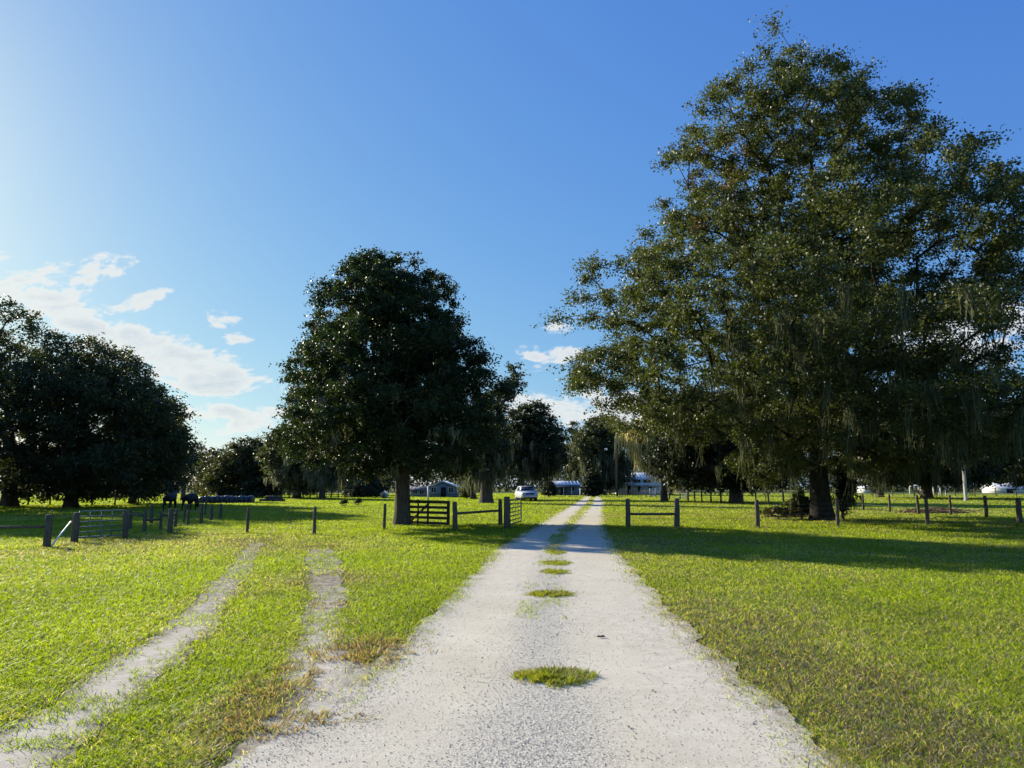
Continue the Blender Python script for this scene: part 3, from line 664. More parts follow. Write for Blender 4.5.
make_tree('mossy_tree', 'mossy tree with slim dark trunk seen below the left side of the cedar crown', 'tree', 322, 499.5, [(430, 305, 340), (450, 298, 355), (470, 305, 360), (482, 312, 350)], 240, 150, .34, .35, 53, BG, ((.05, .06, .03), (.11, .12, .065)), clr=1.8, moss=140, mlen=(.8, 2.4), mcol=(.24, .25, .18), Y0=95)
make_tree('round_shrub', 'grey rounded shrub behind the pasture fence left of the cedar trunk', 'shrub', 362, 498, [(474, 352, 372), (480, 345, 383), (488, 342, 388), (496, 344, 386)], 170, 150, .28, .2, 59, None, ((.05, .06, .04), (.10, .11, .08)), clr=1.0, Y0=112, bare_h=.05)
make_tree('oak_tree', 'background oak standing left of the slender lone tree trunks under the cedar skirts', 'tree', 345, 497, [(455, 335, 365), (465, 328, 378), (478, 325, 395), (486, 330, 398)], 200, 130, .45, .35, 60, BG, ((.03, .04, .015), (.07, .08, .03)), clr=2.2, Y0=135)
MG = 'mossy oaks behind the parked truck'
make_tree('oak_tree', 'dark mossy oak with a thick trunk between the board gate and the truck', 'tree', 487, 501, [(366, 508, 520), (375, 500, 526), (390, 490, 524), (405, 468, 512), (430, 462, 512), (455, 460, 514), (474, 464, 512)], 430, 200, .26, .55, 61, MG, ((.02, .032, .014), (.05, .06, .026)), clr=1.5, moss=170, mlen=(.6, 2.4), mcol=(.15, .16, .10), Y0=74)
make_tree('oak_tree', 'dark spreading oak with hanging moss directly behind the parked truck', 'tree', 521, 498.5, [(403, 515, 545), (412, 505, 555), (428, 500, 564), (445, 498, 572), (462, 500, 572), (474, 505, 560)], 420, 180, .30, .38, 67, MG, ((.02, .032, .014), (.05, .06, .026)), clr=1.7, moss=170, mlen=(.8, 2.6), mcol=(.18, .18, .11), Y0=92)
make_tree('oak_tree', 'slimmer oak behind the first mossy trunk, partly hidden by the cedar', 'tree', 473, 499, [(420, 460, 490), (440, 450, 498), (465, 452, 498), (478, 458, 492)], 220, 150, .32, .32, 71, MG, ((.02, .032, .014), (.05, .06, .026)), clr=1.7, moss=160, mlen=(.8, 3), mcol=(.16, .17, .11), Y0=95)
CG = 'trees round the houses at the end of the lane'
make_tree('oak_tree', 'tall grey green oak at the lane end, between low house and pole', 'tree', 603, 495, [(417, 588, 612), (425, 575, 625), (440, 568, 634), (460, 572, 636), (478, 580, 632), (488, 590, 622)], 420, 150, .44, .6, 73, CG, ((.04, .05, .022), (.09, .10, .05)), clr=2.4, Y0=145, moss=200, mlen=(1.2, 3.5), mcol=(.13, .14, .10))
make_tree('oak_tree', 'darker oak crown left of the tall grey oak over the low house roof', 'tree', 573, 495, [(424, 566, 580), (438, 562, 588), (455, 560, 592), (472, 562, 588), (480, 566, 584)], 220, 140, .46, .4, 79, CG, ((.02, .03, .014), (.05, .06, .026)), clr=2.3, Y0=155)
make_tree('cedar_shrub', 'dark egg shaped evergreen standing at the end of the lane', 'shrub', 593, 496.5, [(468, 592, 595), (474, 587, 600), (484, 582, 604), (492, 583, 604), (495.5, 585, 602)], 240, 170, .24, .2, 83, CG, ((.010, .018, .008), (.022, .032, .012)), clr=.9, Y0=118, bare_h=.03)
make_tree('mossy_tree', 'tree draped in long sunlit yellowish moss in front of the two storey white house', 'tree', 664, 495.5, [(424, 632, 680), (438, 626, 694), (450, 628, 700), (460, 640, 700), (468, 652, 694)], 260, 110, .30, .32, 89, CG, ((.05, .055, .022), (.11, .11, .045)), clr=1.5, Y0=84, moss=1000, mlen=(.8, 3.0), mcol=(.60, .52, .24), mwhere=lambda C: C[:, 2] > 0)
RG = 'background trees behind the great oak'
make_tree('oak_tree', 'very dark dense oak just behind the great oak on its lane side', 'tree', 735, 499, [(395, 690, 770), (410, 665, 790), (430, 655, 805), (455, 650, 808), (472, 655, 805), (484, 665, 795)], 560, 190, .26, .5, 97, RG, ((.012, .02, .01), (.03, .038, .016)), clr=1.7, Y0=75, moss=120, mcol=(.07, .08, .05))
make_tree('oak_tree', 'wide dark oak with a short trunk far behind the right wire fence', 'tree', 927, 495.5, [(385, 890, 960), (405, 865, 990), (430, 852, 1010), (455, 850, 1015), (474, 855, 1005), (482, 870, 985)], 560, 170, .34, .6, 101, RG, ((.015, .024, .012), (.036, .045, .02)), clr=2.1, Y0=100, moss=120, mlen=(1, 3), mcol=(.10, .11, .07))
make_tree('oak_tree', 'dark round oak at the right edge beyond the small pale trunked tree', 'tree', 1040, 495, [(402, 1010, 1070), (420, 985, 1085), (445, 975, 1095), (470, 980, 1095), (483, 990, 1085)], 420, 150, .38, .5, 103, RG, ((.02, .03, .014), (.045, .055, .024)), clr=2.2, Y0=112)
make_tree('small_tree', 'small tree with a thin pale trunk and sparse warm foliage by the far fence', 'tree', 966, 499, [(427, 955, 972), (435, 945, 980), (448, 936, 984), (460, 940, 980), (466, 948, 976)], 110, 110, .22, .17, 107, RG, ((.07, .075, .03), (.16, .14, .06)), clr=1.1, Y0=84, bark='palebark', bare_h=.5)
make_tree('oak_tree', 'oak left of the great oak trunk far across the field, low hanging crown', 'tree', 880, 495.5, [(440, 850, 905), (455, 842, 915), (472, 845, 912), (484, 855, 900)], 240, 140, .38, .4, 109, RG, ((.015, .024, .012), (.036, .045, .02)), clr=2.1, Y0=110)
make_tree('leafy_shrub', 'dark ivy covered shrub hugging the right side of the great oak trunk', 'shrub', 843, 519.5, [(465, 836, 852), (475, 832, 858), (488, 834, 858), (500, 838, 852), (515, 836, 852)], 120, 190, .12, .07, 113, None, ((.014, .022, .010), (.035, .045, .018)), clr=.5, bare_h=.02, moss=30, mlen=(.4, 1), mcol=(.09, .10, .06))
make_tree('leafy_shrub', 'light weedy shrub at the left foot of the great oak trunk', 'shrub', 802, 519.5, [(492, 796, 806), (500, 788, 812), (508, 784, 814), (517, 784, 814)], 90, 90, .11, .04, 127, None, ((.05, .06, .02), (.12, .13, .045)), clr=.35, bare_h=.02)
make_tree('leafy_shrub', 'low sprawling dry shrub spreading left from the foot of the great oak', 'shrub', 778, 520, [(508, 768, 800), (513, 758, 806), (518, 756, 806)], 90, 70, .11, .03, 129, None, ((.05, .05, .022), (.12, .10, .045)), clr=.3, bare_h=.02)
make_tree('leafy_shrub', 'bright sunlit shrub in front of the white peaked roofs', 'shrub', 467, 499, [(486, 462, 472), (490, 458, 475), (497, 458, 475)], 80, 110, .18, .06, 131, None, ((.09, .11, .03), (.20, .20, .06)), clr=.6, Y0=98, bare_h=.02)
make_tree('leafy_shrub', 'dark shrub beside the left wall of the low white roofed house', 'shrub', 549, 496.5, [(479, 545, 553), (486, 541, 557), (494, 541, 558)], 110, 110, .24, .08, 137, None, ((.02, .028, .012), (.05, .055, .024)), clr=.8, Y0=118, bare_h=.02)
for k, (u, v, lab) in enumerate([(344, 507, 'small weedy bush in the pasture between the second and third thin posts'), (358, 506, 'smaller weedy bush right of the pasture bush near the cedar'), (291, 523, 'little green weed clump in the shade beside the left wheel track')]):
    make_tree('weed_bush', lab, 'bush', u, v, [(v-7, u-2, u+4), (v-4, u-5, u+6), (v-1, u-5, u+6)], 26, 60, .10, .025, 140+k, 'weed bushes in the pasture', ((.06, .065, .025), (.14, .13, .06)), clr=.22, bare_h=.02)
# far-off wood, one mass round the far side of the pasture
rg = np.random.default_rng(5)
n = 130000; uu = rg.uniform(-500, 1500, n); YY = rg.uniform(215, 262, n)
tp = 8.0+3.6*fbm(uu*.018, uu*0, 51, 3)+3.5*(fbm(uu*.06, uu*0+7, 53, 3)-.4)+2.2*np.exp(-((uu-160)/130)**2)
z = rg.random(n)**.8*tp; x = (uu-512)/F*238+rg.normal(size=n)*.5
x += 0; ls = .9*(.5+rg.random(n)); a1, a2 = rot_rand(n, rg), rot_rand(n, rg)
pos = np.stack([x, YY, z], -1)
V = np.stack([pos, pos+(a1*.5+a2*.35)*ls[:, None], pos+a1*ls[:, None], pos+(a1*.5-a2*.35)*ls[:, None]], 1)
c = np.array([.035, .045, .02])*(.6+1.0*rg.random(n))[:, None]
tag(mesh_np('distant_wood', V.reshape(-1, 3), np.arange(n*4).reshape(-1, 4), M['leaf'], colors=np.repeat(c, 4, 0)), 'low far-off wood along the horizon', 'wood', kind='stuff')

# ------------------------------------------------------------------ fences and gates
def post_mesh(h, r, seed, lean=(0, 0), n=12, square=False):
    rg = random.Random(seed); m = MB(); pts = []; rad = []
    for k in range(6):
        s = k/5; pts.append((lean[0]*s+rg.uniform(-1, 1)*r*.08, lean[1]*s+rg.uniform(-1, 1)*r*.08, -.05+(h+.05)*s)); rad.append(r*(1.08-.12*s)*(1 if k < 5 else .93))
    pts.append((pts[-1][0], pts[-1][1], h+.015)); rad.append(r*.6)
    return m.tube(pts, rad, n)
def make_fence(name, label, cat, posts, heights, rails=(), group=None, wr=.0028, railmat='post', skip=(), postmat='post'):
    """posts: (u, v foot, v top or None, radius, height if no v top, Y0)"""
    W = []
    for q in posts:
        u, vb, vt, r = q[:4]; b = P(u, vb) if len(q) < 6 or q[5] is None else Vector((xat(u, vb, q[5]), q[5], 0))
        h = zat(vt, b.y) if vt is not None else q[4]
        W.append((b, h, r))
    o = W[0][0]; root = tag(empty(name, o), label, cat, group)
    rg = random.Random(len(posts)*7+int(posts[0][0]))
    tops = []
    for k, (b, h, r) in enumerate(W):
        ln = (rg.uniform(-1, 1)*.035*h, rg.uniform(-1, 1)*.035*h)
        p = post_mesh(h, r, k*3+int(posts[0][0]), ln).build('post', M[postmat], root); p.location = b-o; tops.append(Vector((ln[0], ln[1], 0)))
    m = MB(); any_ = False
    for k in range(len(W)-1):
        if k in skip: continue
        for hz in heights:
            a, b = W[k], W[k+1]; z0, z1 = min(hz, a[1]-.04), min(hz, b[1]-.04)
            p0 = a[0]-o+tops[k]*(z0/a[1])+Vector((0, -a[2], z0)); p1 = b[0]-o+tops[k+1]*(z1/b[1])+Vector((0, -b[2], z1))
            m.tube([p0, (p0+p1)/2-Vector((0, 0, .012)), p1], wr*(1+a[0].y/60), 4, False); any_ = True
    if any_: m.build('wire', M['wire'], root)
    for (i, j, z0, z1, rr) in rails:
        a, b = W[i], W[j]; d = (b[0]-a[0]).normalized()
        MB().tube([a[0]-o+Vector((0, 0, z0))+d*a[2]*.6, b[0]-o+Vector((0, 0, z1))-d*b[2]*.6], rr, 8).build('rail', M[railmat], root)
    return root, W, o
WH = [.18, .38, .58, .78, .95]
r0, W0, o0 = make_fence('wire_fence', 'wire fence at the left edge with two thick posts and a pale leaning brace', 'fence', [(-60, 549, 516, .075), (47, 547, 515, .095), (74, 542.5, 513, .10)], WH, [(0, 1, .55, .55, .04)])
d = W0[2][0]-o0
MB().tube([W0[1][0]-o0+Vector((.17, -.05, .06)), W0[2][0]-o0+Vector((-.08, -.11, .62))], .022, 8).build('brace_pole', M['white'], r0)
make_fence('wire_fence', 'wire fence with thin wooden posts between the tube gate and the cedar tree', 'fence', [(125, 538.5, 511, .09), (170, 534.5, 509, .085), (247, 534, 508, .05), (314, 535, 507, .055), (384, 531, 504, .055)], WH)
make_fence('rail_fence', 'short single rail fence between the board gate and the lane', 'fence', [(455, 530, 502, .095), (500.5, 525, 499.5, .09)], [], [(0, 1, .62, .62, .05)])
make_fence('wire_fence', 'dark posted wire fence running right from the lane past the great oak', 'fence', [(628, 528, 499, .095), (677, 528, 498.5, .11), (758, 528, 500, .085), (838, 527.5, 499, .07), (928, 527, 498.5, .075), (1020, 525, 498, .11), (1110, 525, 498, .08)], WH, [(0, 1, .55, .55, .05)])
make_fence('paddock_fence', 'dark paddock fence with cross rails in the shade behind the left gate', 'fence', [(130, 530, 510, .06), (144, 532, 510, .07), (160.6, 530, 511, .05), (175, 528, 509, .06), (188, 526, 510, .05), (201, 524, 504, .07), (211, 520.5, 504.5, .07), (220, 520, 504, .07)], [.3, .6], [(0, 1, .6, .6, .045), (1, 2, .42, .42, .045), (2, 3, .55, .55, .04)], wr=.003)
make_fence('paddock_fence', 'shaded fence running back behind the paddock fence beside the cattle', 'fence', [(151, 523.5, 505, .07), (184, 522, 505, .05), (205, 515, None, .05, 1.15)], [.4, .8, 1.0])
make_fence('field_fence', 'long field fence of small dark posts curving from the house end across the right field', 'fence',
           [(641, 497, None, .07, 1.2), (646.5, 497.4, None, .07, 1.2), (651, 497.8, None, .07, 1.2), (656, 498.2, None, .07, 1.2), (660.5, 498.5, None, .07, 1.2), (664.5, 499, None, .08, 1.3), (669.5, 500, None, .10, 1.4), (680, 500.5, None, .07, 1.2), (688, 501, None, .12, 1.3), (695, 501.7, None, .07, 1.2), (702, 502.4, None, .07, 1.2), (711, 503, None, .08, 1.2), (721, 503.3, None, .08, 1.2), (731.5, 503.7, None, .09, 1.2), (743, 504.3, None, .08, 1.2), (756, 504.8, None, .07, 1.2), (769, 505.3, None, .07, 1.2), (784, 505.8, None, .08, 1.2), (799, 506.5, None, .07, 1.2), (815, 507.5, None, .07, 1.2), (838, 509, None, .07, 1.15), (863.5, 510.5, None, .07, 1.15), (890, 512.5, None, .07, 1.15), (919, 515, None, .075, 1.15), (951, 515.5, None, .07, 1.15), (987, 517.5, None, .09, 1.15), (1030, 519, None, .07, 1.1)],
           [.4, .8, 1.05], [(13, 14, 1.0, .3, .035), (6, 8, .95, .95, .05)])
make_fence('field_fence', 'farthest fence of thin posts crossing the right field in front of the dark oaks', 'fence', [(u, 496.2, None, .07, 1.45, 118) for u in (850, 872, 893, 914.6, 936, 955.5, 975, 996, 1016.5, 1040)], [.5, .9, 1.3], wr=.006)
make_fence('field_fence', 'far pale post and rail fence across the back of the left pasture', 'fence', [(u, 499, None, .08, 1.25, 104) for u in (282, 289, 296, 303, 310, 317, 324, 331, 338, 345, 352)], [], [(k, k+1, z, z, .045) for k in range(10) for z in (.55, 1.1)], railmat='post')
make_fence('picket_fence', 'dark picket fence at the end of the lane below the dark evergreen', 'fence', [(u, 496, None, .06, 1.15, 122) for u in np.arange(604, 640, 2.6)], [], [(0, 13, .9, .9, .04), (0, 13, .3, .3, .04)])
make_fence('field_fence', 'shaded fence under the left oaks far behind the tube gate', 'fence', [(u, 503, None, .07, 1.1, 66) for u in (-20, 5, 28, 50, 70, 92, 115, 138)], [.5, .9], wr=.006)

def tube_gate(name, label, A, B, z0, z1, mat, nb=5, uprights=2, r=.022, group=None):
    d = (B-A); L = d.length; ang = math.atan2(d.y, d.x); root = tag(empty(name, A, ang), label, 'gate', group)
    m = MB(); m.tube([(0, 0, z0), (0, 0, z1), (L, 0, z1), (L, 0, z0), (0, 0, z0)], r*1.15, 8); m.build('frame', M[mat], root, smooth=True)
    for k in range(1, nb): MB().tube([(r, 0, z0+(z1-z0)*k/nb), (L-r, 0, z0+(z1-z0)*k/nb)], r*.8, 8).build('bar', M[mat], root, smooth=True)
    for k in range(1, uprights+1):
        x = L*k/(uprights+1); MB().box((x, r*1.2, (z0+z1)/2), (.035, .012, z1-z0)).build('upright', M[mat], root)
    m = MB(); m.box((-.05, 0, z0+.15), (.1, .03, .05), bev=.006); m.box((-.05, 0, z1-.15), (.1, .03, .05), bev=.006); m.build('hinge', M['wire'], root)
    return root
A = P(77.5, 541.5); B = P(122, 538.5)
tube_gate('tube_gate', 'pale galvanised five bar tube gate closed between two posts at left', A, B, .12, zat(511.5, A.y), 'galv', 5, 3)
A = P(508.5, 527.5); Bp = Vector((A.x+.55, A.y+3.4, 0))
tube_gate('tube_gate', 'green tube gate swung open, almost edge on, at the left verge of the lane', A, Bp, .10, 1.08, 'greenmetal', 6, 4, .028)
make_fence('gate_post', 'thick dark post that holds the open green gate beside the lane', 'post', [(507, 528.5, 497, .13)], [])
# board gate by the cedar
A = P(408, 524.3); B = P(449.5, 526.2); dd = B-A; L = dd.length; zt = zat(501, B.y)
root = tag(empty('board_gate', A, math.atan2(dd.y, dd.x)), 'dark five board wooden gate standing against the cedar trunk', 'gate')
for k in range(5): MB().box((L/2, 0, .10+(zt-.16)*k/4), (L, .028, .115), bev=.005).build('board', M['board'], root)
for x, wd_ in ((.06, .12), (L*.5, .10), (L-.05, .16), (L*.26, .07)): MB().box((x, -.032, zt/2+.01), (wd_, .034, zt), bev=.005).build('upright', M['board'], root)
MB().box((L*.27, .03, zt/2), (.09, .026, L*.52), ry=math.radians(55), bev=.004).build('brace', M['board'], root)
p = P(428, 502.5); o = MB().tube([(0, 0, 0), (0, 0, zat(486.5, p.y))], .09, 10).build('marker_post', M['white']); o.location = p
tag(o, 'thin whitish post standing in the pasture behind the board gate', 'post')
# white ranch gates on the house side
for (u0, u1, v, Y0, lab) in [(649.5, 656, 497, 112, 'white board gate in front of the house lawn, left of the two'), (680, 687, 500, 96, 'white board gate nearer the dark oak, right of the two')]:
    A = Vector((xat(u0, v, Y0), Y0, 0)); L = xat(u1, v, Y0)-A.x; root = tag(empty('white_gate', A), lab, 'gate', 'white gates in the far fence')
    for k in range(4): MB().box((L/2, 0, .25+.33*k), (L, .04, .13)).build('board', M['white'], root)
    for x in (.05, L-.05): MB().box((x, -.04, .75), (.1, .035, 1.3)).build('upright', M['white'], root)
# utility pole
p = Vector((xat(617.2, 496.3, 122), 122, 0)); zt = zat(431, 122)
root = tag(empty('utility_pole', p), 'tall dark utility pole rising left of the two storey white house', 'pole')
MB().tube([(0, 0, 0), (.03, 0, zt*.5), (0, 0, zt)], [.19, .16, .12], 10).build('shaft', M['pole'], root)
MB().tube([(.22, -.05, zt*.80), (.22, -.05, zt*.80+.55)], .13, 10).build('transformer', M['galv'], root)

# ------------------------------------------------------------------ houses
def gable_house(name, label, u0, u1, vb, ve, vr, Y0, dep, wall, roof, wins, porch=None, ridge='X', rz=0.0, ov=.35, trim='white', cat='house', group=None):
    """ve: eave row, vr: ridge row"""
    x0, x1 = xat(u0, vb, Y0), xat(u1, vb, Y0); L = x1-x0; ze, zr = zat(ve, Y0), zat(vr, Y0)
    root = tag(empty(name, ((x0+x1)/2, Y0, 0), rz), label, cat, group)
    m = MB()
    if ridge == 'X':      # ridge parallel to the picture: the roof slope faces the viewer
        m.prism([(0, 0), (dep, 0), (dep, ze), (dep/2, zr-.06), (0, ze)], -L/2, L/2, 'X')
        # prism(axis X) gives x=extrusion, y=profile
        m.build('wall', M[wall], root)
        mr = MB(); mr.prism([(-ov, ze-.12), (dep/2, zr-.02), (dep+ov, ze-.12), (dep+ov, ze+.0), (dep/2, zr+.10), (-ov, ze)], -L/2-ov, L/2+ov, 'X')
        rf = mr.build('roof', M[roof], root)
        sm = MB(); k = int(L/.6)
        for q in range(k+1):
            x = -L/2+L*q/max(1, k); a = math.atan2(zr+.1-ze, dep/2+ov); ln = math.hypot(zr+.1-ze, dep/2+ov)
            sm.box((x, (dep/2-ov)/2, (ze+zr+.1)/2+.016), (.03, ln*.97, .03), rx=a)
        sm.build('roof_seam', M[roof], rf)
    else:                 # gable end faces the viewer
        m.prism([(-L/2, 0), (L/2, 0), (L/2, ze), (0, zr-.06), (-L/2, ze)], 0, dep); m.build('wall', M[wall], root)
        mr = MB(); mr.prism([(-L/2-ov, ze-.12), (0, zr-.02), (L/2+ov, ze-.12), (L/2+ov, ze), (0, zr+.10), (-L/2-ov, ze)], -ov, dep+ov); mr.build('roof', M[roof], root)
    for (fx, z0, wd_, hh, kind) in wins:
        x = -L/2+fx*L
        if kind == 'door':
            d = MB().box((x, -.03, hh/2), (wd_, .06, hh)).build('door', M['dark'], root)
            MB().box((x+wd_*.38, -.075, hh*.48), (.04, .03, .12)).build('handle', M['chrome'], d)
        else:
            f_ = MB(); t_ = .07
            f_.box((x, -.035, z0), (wd_+.14, .07, t_)).box((x, -.035, z0+hh), (wd_+.14, .07, t_)).box((x-wd_/2-.035, -.034, z0+hh/2), (t_, .066, hh-t_)).box((x+wd_/2+.035, -.034, z0+hh/2), (t_, .066, hh-t_)).box((x, -.03, z0+hh/2), (.05, .05, hh-t_))
            w_ = f_.build('window', M[trim], root); MB().box((x, -.008, z0+hh/2), (wd_, .016, hh-t_)).build('pane', M['glass'], w_)
    if porch:
        z1, dp, npst, rm = porch; mp = MB()
        mp.prism([(-dp, z1-.25), (-.003, z1), (-.003, z1+.10), (-dp-.15, z1-.14)], -L/2-.1, L/2+.1, 'X'); pr = mp.build('porch_roof', M[rm], root)
        for q in range(npst): MB().box((-L/2+.1+(L-.2)*q/(npst-1), -dp+.1, (z1-.24)/2), (.12, .12, z1-.24)).build('porch_post', M[trim], root)
        MB().box((0, -dp/2, .06), (L, dp, .12)).build('porch_floor', M['concrete'], root)
    return root
gable_house('farm_house', 'two storey white house with pale metal roof right of the utility pole', 619, 662, 494.5, 479, 472.8, 150, 7, 'white', 'roofwhite',
            [(.18, 2.4, 1.5, .75, 'w'), (.42, 2.4, 1.5, .75, 'w'), (.66, 2.4, 1.5, .75, 'w'), (.25, 0, .9, 1.9, 'door'), (.5, .7, 1.0, .9, 'w'), (.75, .7, 1.0, .9, 'w')], (2.05, 1.8, 5, 'roofwhite'))
gable_house('ranch_house', 'low house with white roof and dark porch between the truck and the lane', 547, 579, 496, 484.5, 481.3, 134, 6, 'wallblue', 'roofwhite',
            [(.2, .8, .9, .8, 'w'), (.5, 0, .9, 1.8, 'door'), (.78, .8, .9, .8, 'w')], (1.75, 1.9, 5, 'darkroof'))
gable_house('garden_shed', 'small pale grey shed at the right end of the low porch house', 581, 589, 495.5, 487.5, 484.5, 138, 3, 'wallgrey', 'darkroof', [(.5, 0, .7, 1.2, 'door')], None, 'Y', ov=.12, cat='shed')
gable_house('cottage', 'blue grey cottage with gabled front seen behind the board gate', 428, 456, 498, 487, 481.5, 112, 7, 'wallblue', 'roofwhite',
            [(.2, .75, .7, .8, 'w'), (.55, 0, .8, 1.55, 'door'), (.82, .75, .7, .8, 'w')], None, 'Y')
gable_house('side_house', 'low blue grey house wing left of the cottage behind the cedar', 410, 427, 498, 490, 487.2, 116, 5, 'wallgrey', 'darkroof', [(.3, .5, .6, .6, 'w'), (.7, .5, .6, .6, 'w')], None, 'X')
gable_house('barn', 'white peaked roof barn behind the bright shrub', 458, 472, 496.5, 487.6, 480.5, 130, 6, 'wallgrey', 'roofwhite', [(.5, 0, 1.0, 1.4, 'door')], None, 'Y', cat='barn')
gable_house('white_barn', 'low white barn at the far right edge of the field', 1000, 1034, 493.5, 488.5, 483, 185, 7, 'white', 'roofwhite', [(.3, 0, 1.6, 1.0, 'door')], None, 'X', cat='barn')
gable_house('white_barn', 'distant white shed seen between the great oak trunk and the fence posts', 866, 881, 493, 488, 484.5, 190, 5, 'white', 'roofwhite', [(.5, 0, 1.2, 1.0, 'door')], None, 'Y', cat='barn')
gable_house('feed_shed', 'tiny pale shed beside the grey shrub left of the cedar trunk', 381, 386.5, 498.5, 494, 492, 102, 1.2, 'wallgrey', 'roofwhite', [(.5, 0, .3, .5, 'door')], None, 'Y', ov=.1, cat='shed')
# white open shelters on the right
for k, (u0, u1, lab) in enumerate([(915, 924, 'left white open frame shelter in the far right field'), (926, 936, 'middle white open frame shelter in the far right field, left of the oak trunk'), (939, 946, 'narrow white open frame shelter behind the oak trunk at right')]):
    Y0 = 128; x0, x1 = xat(u0, 494, Y0), xat(u1, 494, Y0); L = x1-x0; root = tag(empty('open_shelter', (x0, Y0, 0)), lab, 'shelter', 'white shelters in the far right field'); z = zat(486.5, Y0)
    for x in (0, L):
        for y_ in (0, 1.6): MB().box((x, y_, z/2), (.13, .13, z)).build('leg', M['white'], root)
    MB().prism([(-.15, z), (L/2, z+.22), (L+.15, z), (L+.15, z+.06), (L/2, z+.29), (-.15, z+.06)], -.2, 1.8).build('roof', M['roofwhite'], root)
    MB().box((L/2, .0, z-.12), (L-.14, .05, .09)).build('rail', M['white'], root)

# ------------------------------------------------------------------ parked truck (sport utility), facing the lane end
def make_truck():
    p = P(530, 501.8); root = tag(empty('parked_truck', p, math.radians(9)), 'white pickup style vehicle with dark windscreen parked on the grass left of the lane', 'truck')
    Wd = .93
    # local: x across, y backward (front faces -y)
    def shell(sections):
        v = []; f = []; n = len(sections[0][1])
        for (y_, prof) in sections: v += [(px, y_, pz) for px, pz in prof]
        for k in range(len(sections)-1):
            for q in range(n): f.append((k*n+q, k*n+(q+1) % n, (k+1)*n+(q+1) % n, (k+1)*n+q))
        m = MB(); c0 = len(v); v.append((0, sections[0][0], np.mean([q[1] for q in sections[0][1]]))); v.append((0, sections[-1][0], np.mean([q[1] for q in sections[-1][1]])))
        for q in range(n): f.append((c0, (q+1) % n, q)); f.append((c0+1, (len(sections)-1)*n+q, (len(sections)-1)*n+(q+1) % n))
        m.add(v, f); return m
    def prof(w_, z0, z1, b=.12): return [(-w_+b, z0), (w_-b, z0), (w_, z0+b), (w_, z1-b*1.2), (w_-b, z1), (-w_+b, z1), (-w_, z1-b*1.2), (-w_, z0+b)]
    body = shell([(-.02, prof(.80, .48, .88)), (.12, prof(.90, .40, 1.02)), (.9, prof(Wd, .36, 1.10)), (1.35, prof(Wd, .36, 1.14)), (4.6, prof(Wd, .36, 1.14)), (4.85, prof(.88, .46, 1.08))]).build('body', M['carpaint'], root, smooth=False)
    def cab(w0, w1): return [(-w0, 1.12), (w0, 1.12), (w1, 1.62), (w1-.12, 1.70), (-w1+.12, 1.70), (-w1, 1.62)]
    sect = [(1.18, [(-.86, 1.10), (.86, 1.10), (.85, 1.13), (.8, 1.15), (-.8, 1.15), (-.85, 1.13)]), (1.85, cab(.86, .70)), (3.9, cab(.86, .70)), (4.55, [(-.86, 1.10), (.86, 1.10), (.84, 1.2), (.76, 1.24), (-.76, 1.24), (-.84, 1.2)])]
    shell(sect).build('cabin', M['carpaint'], root)
    m = MB(); m.add([(-.74, 1.27, 1.19), (.74, 1.27, 1.19), (.61, 1.78, 1.62), (-.61, 1.78, 1.62)], [(0, 1, 2, 3)]); v_ = m.v[0].copy(); v_[:, 1] -= .03; v_[:, 2] += .03; m.add(v_, [(0, 1, 2, 3)]); m.f[4] += [[0, 1, 5, 4], [1, 2, 6, 5], [2, 3, 7, 6], [3, 0, 4, 7]]
    m.build('windscreen', M['glass'], root)
    for s in (-1, 1):
        m = MB(); m.add([(s*.872, 1.95, 1.18), (s*.872, 2.75, 1.18), (s*.742, 2.75, 1.56), (s*.742, 2.0, 1.56)], [(0, 1, 2, 3)]); m.add([(s*.872, 2.85, 1.18), (s*.872, 3.75, 1.18), (s*.742, 3.7, 1.56), (s*.742, 2.85, 1.56)], [(0, 1, 2, 3)]); m.build('side_window', M['glass'], root)
        m = MB(); m.box((s*1.02, 1.75, 1.20), (.16, .10, .16), bev=.03); m.build('mirror', M['carpaint'], root)
        m = MB(); m.box((s*.70, .06, .86), (.30, .16, .16), bev=.03); m.build('headlight', M['lamp'], root)
        for y_ in (.95, 3.85):
            wm = empty('wheel', (s*.80, y_, .36)); wm.parent = root
            MB().tube([(-.115, 0, 0), (-.10, 0, 0), (.10, 0, 0), (.115, 0, 0)], [.30, .36, .36, .30], 24).build('tyre', M['rubber'], wm, smooth=False)
            MB().tube([(s*.10, 0, 0), (s*.125, 0, 0)], [.22, .19], 16).build('rim', M['chrome'], wm)
            MB().tube([(s*.135, y_*0, 0), (s*.14, 0, 0)], [.41, .40], 20) 
    MB().box((0, .04, .83), (1.04, .12, .22), bev=.03).build('grille', M['dark'], root)
    MB().box((0, .0, .80), (.96, .08, .03)).build('grille_bar', M['chrome'], root)
    MB().box((0, -.02, .56), (1.72, .22, .20), bev=.05).build('bumper', M['chrome'], root)
    MB().box((0, -.14, .56), (.32, .02, .15)).build('number_plate', M['white'], root)
    MB().box((0, .35, .36), (1.5, .5, .14)).build('undertray', M['dark'], root)
make_truck()

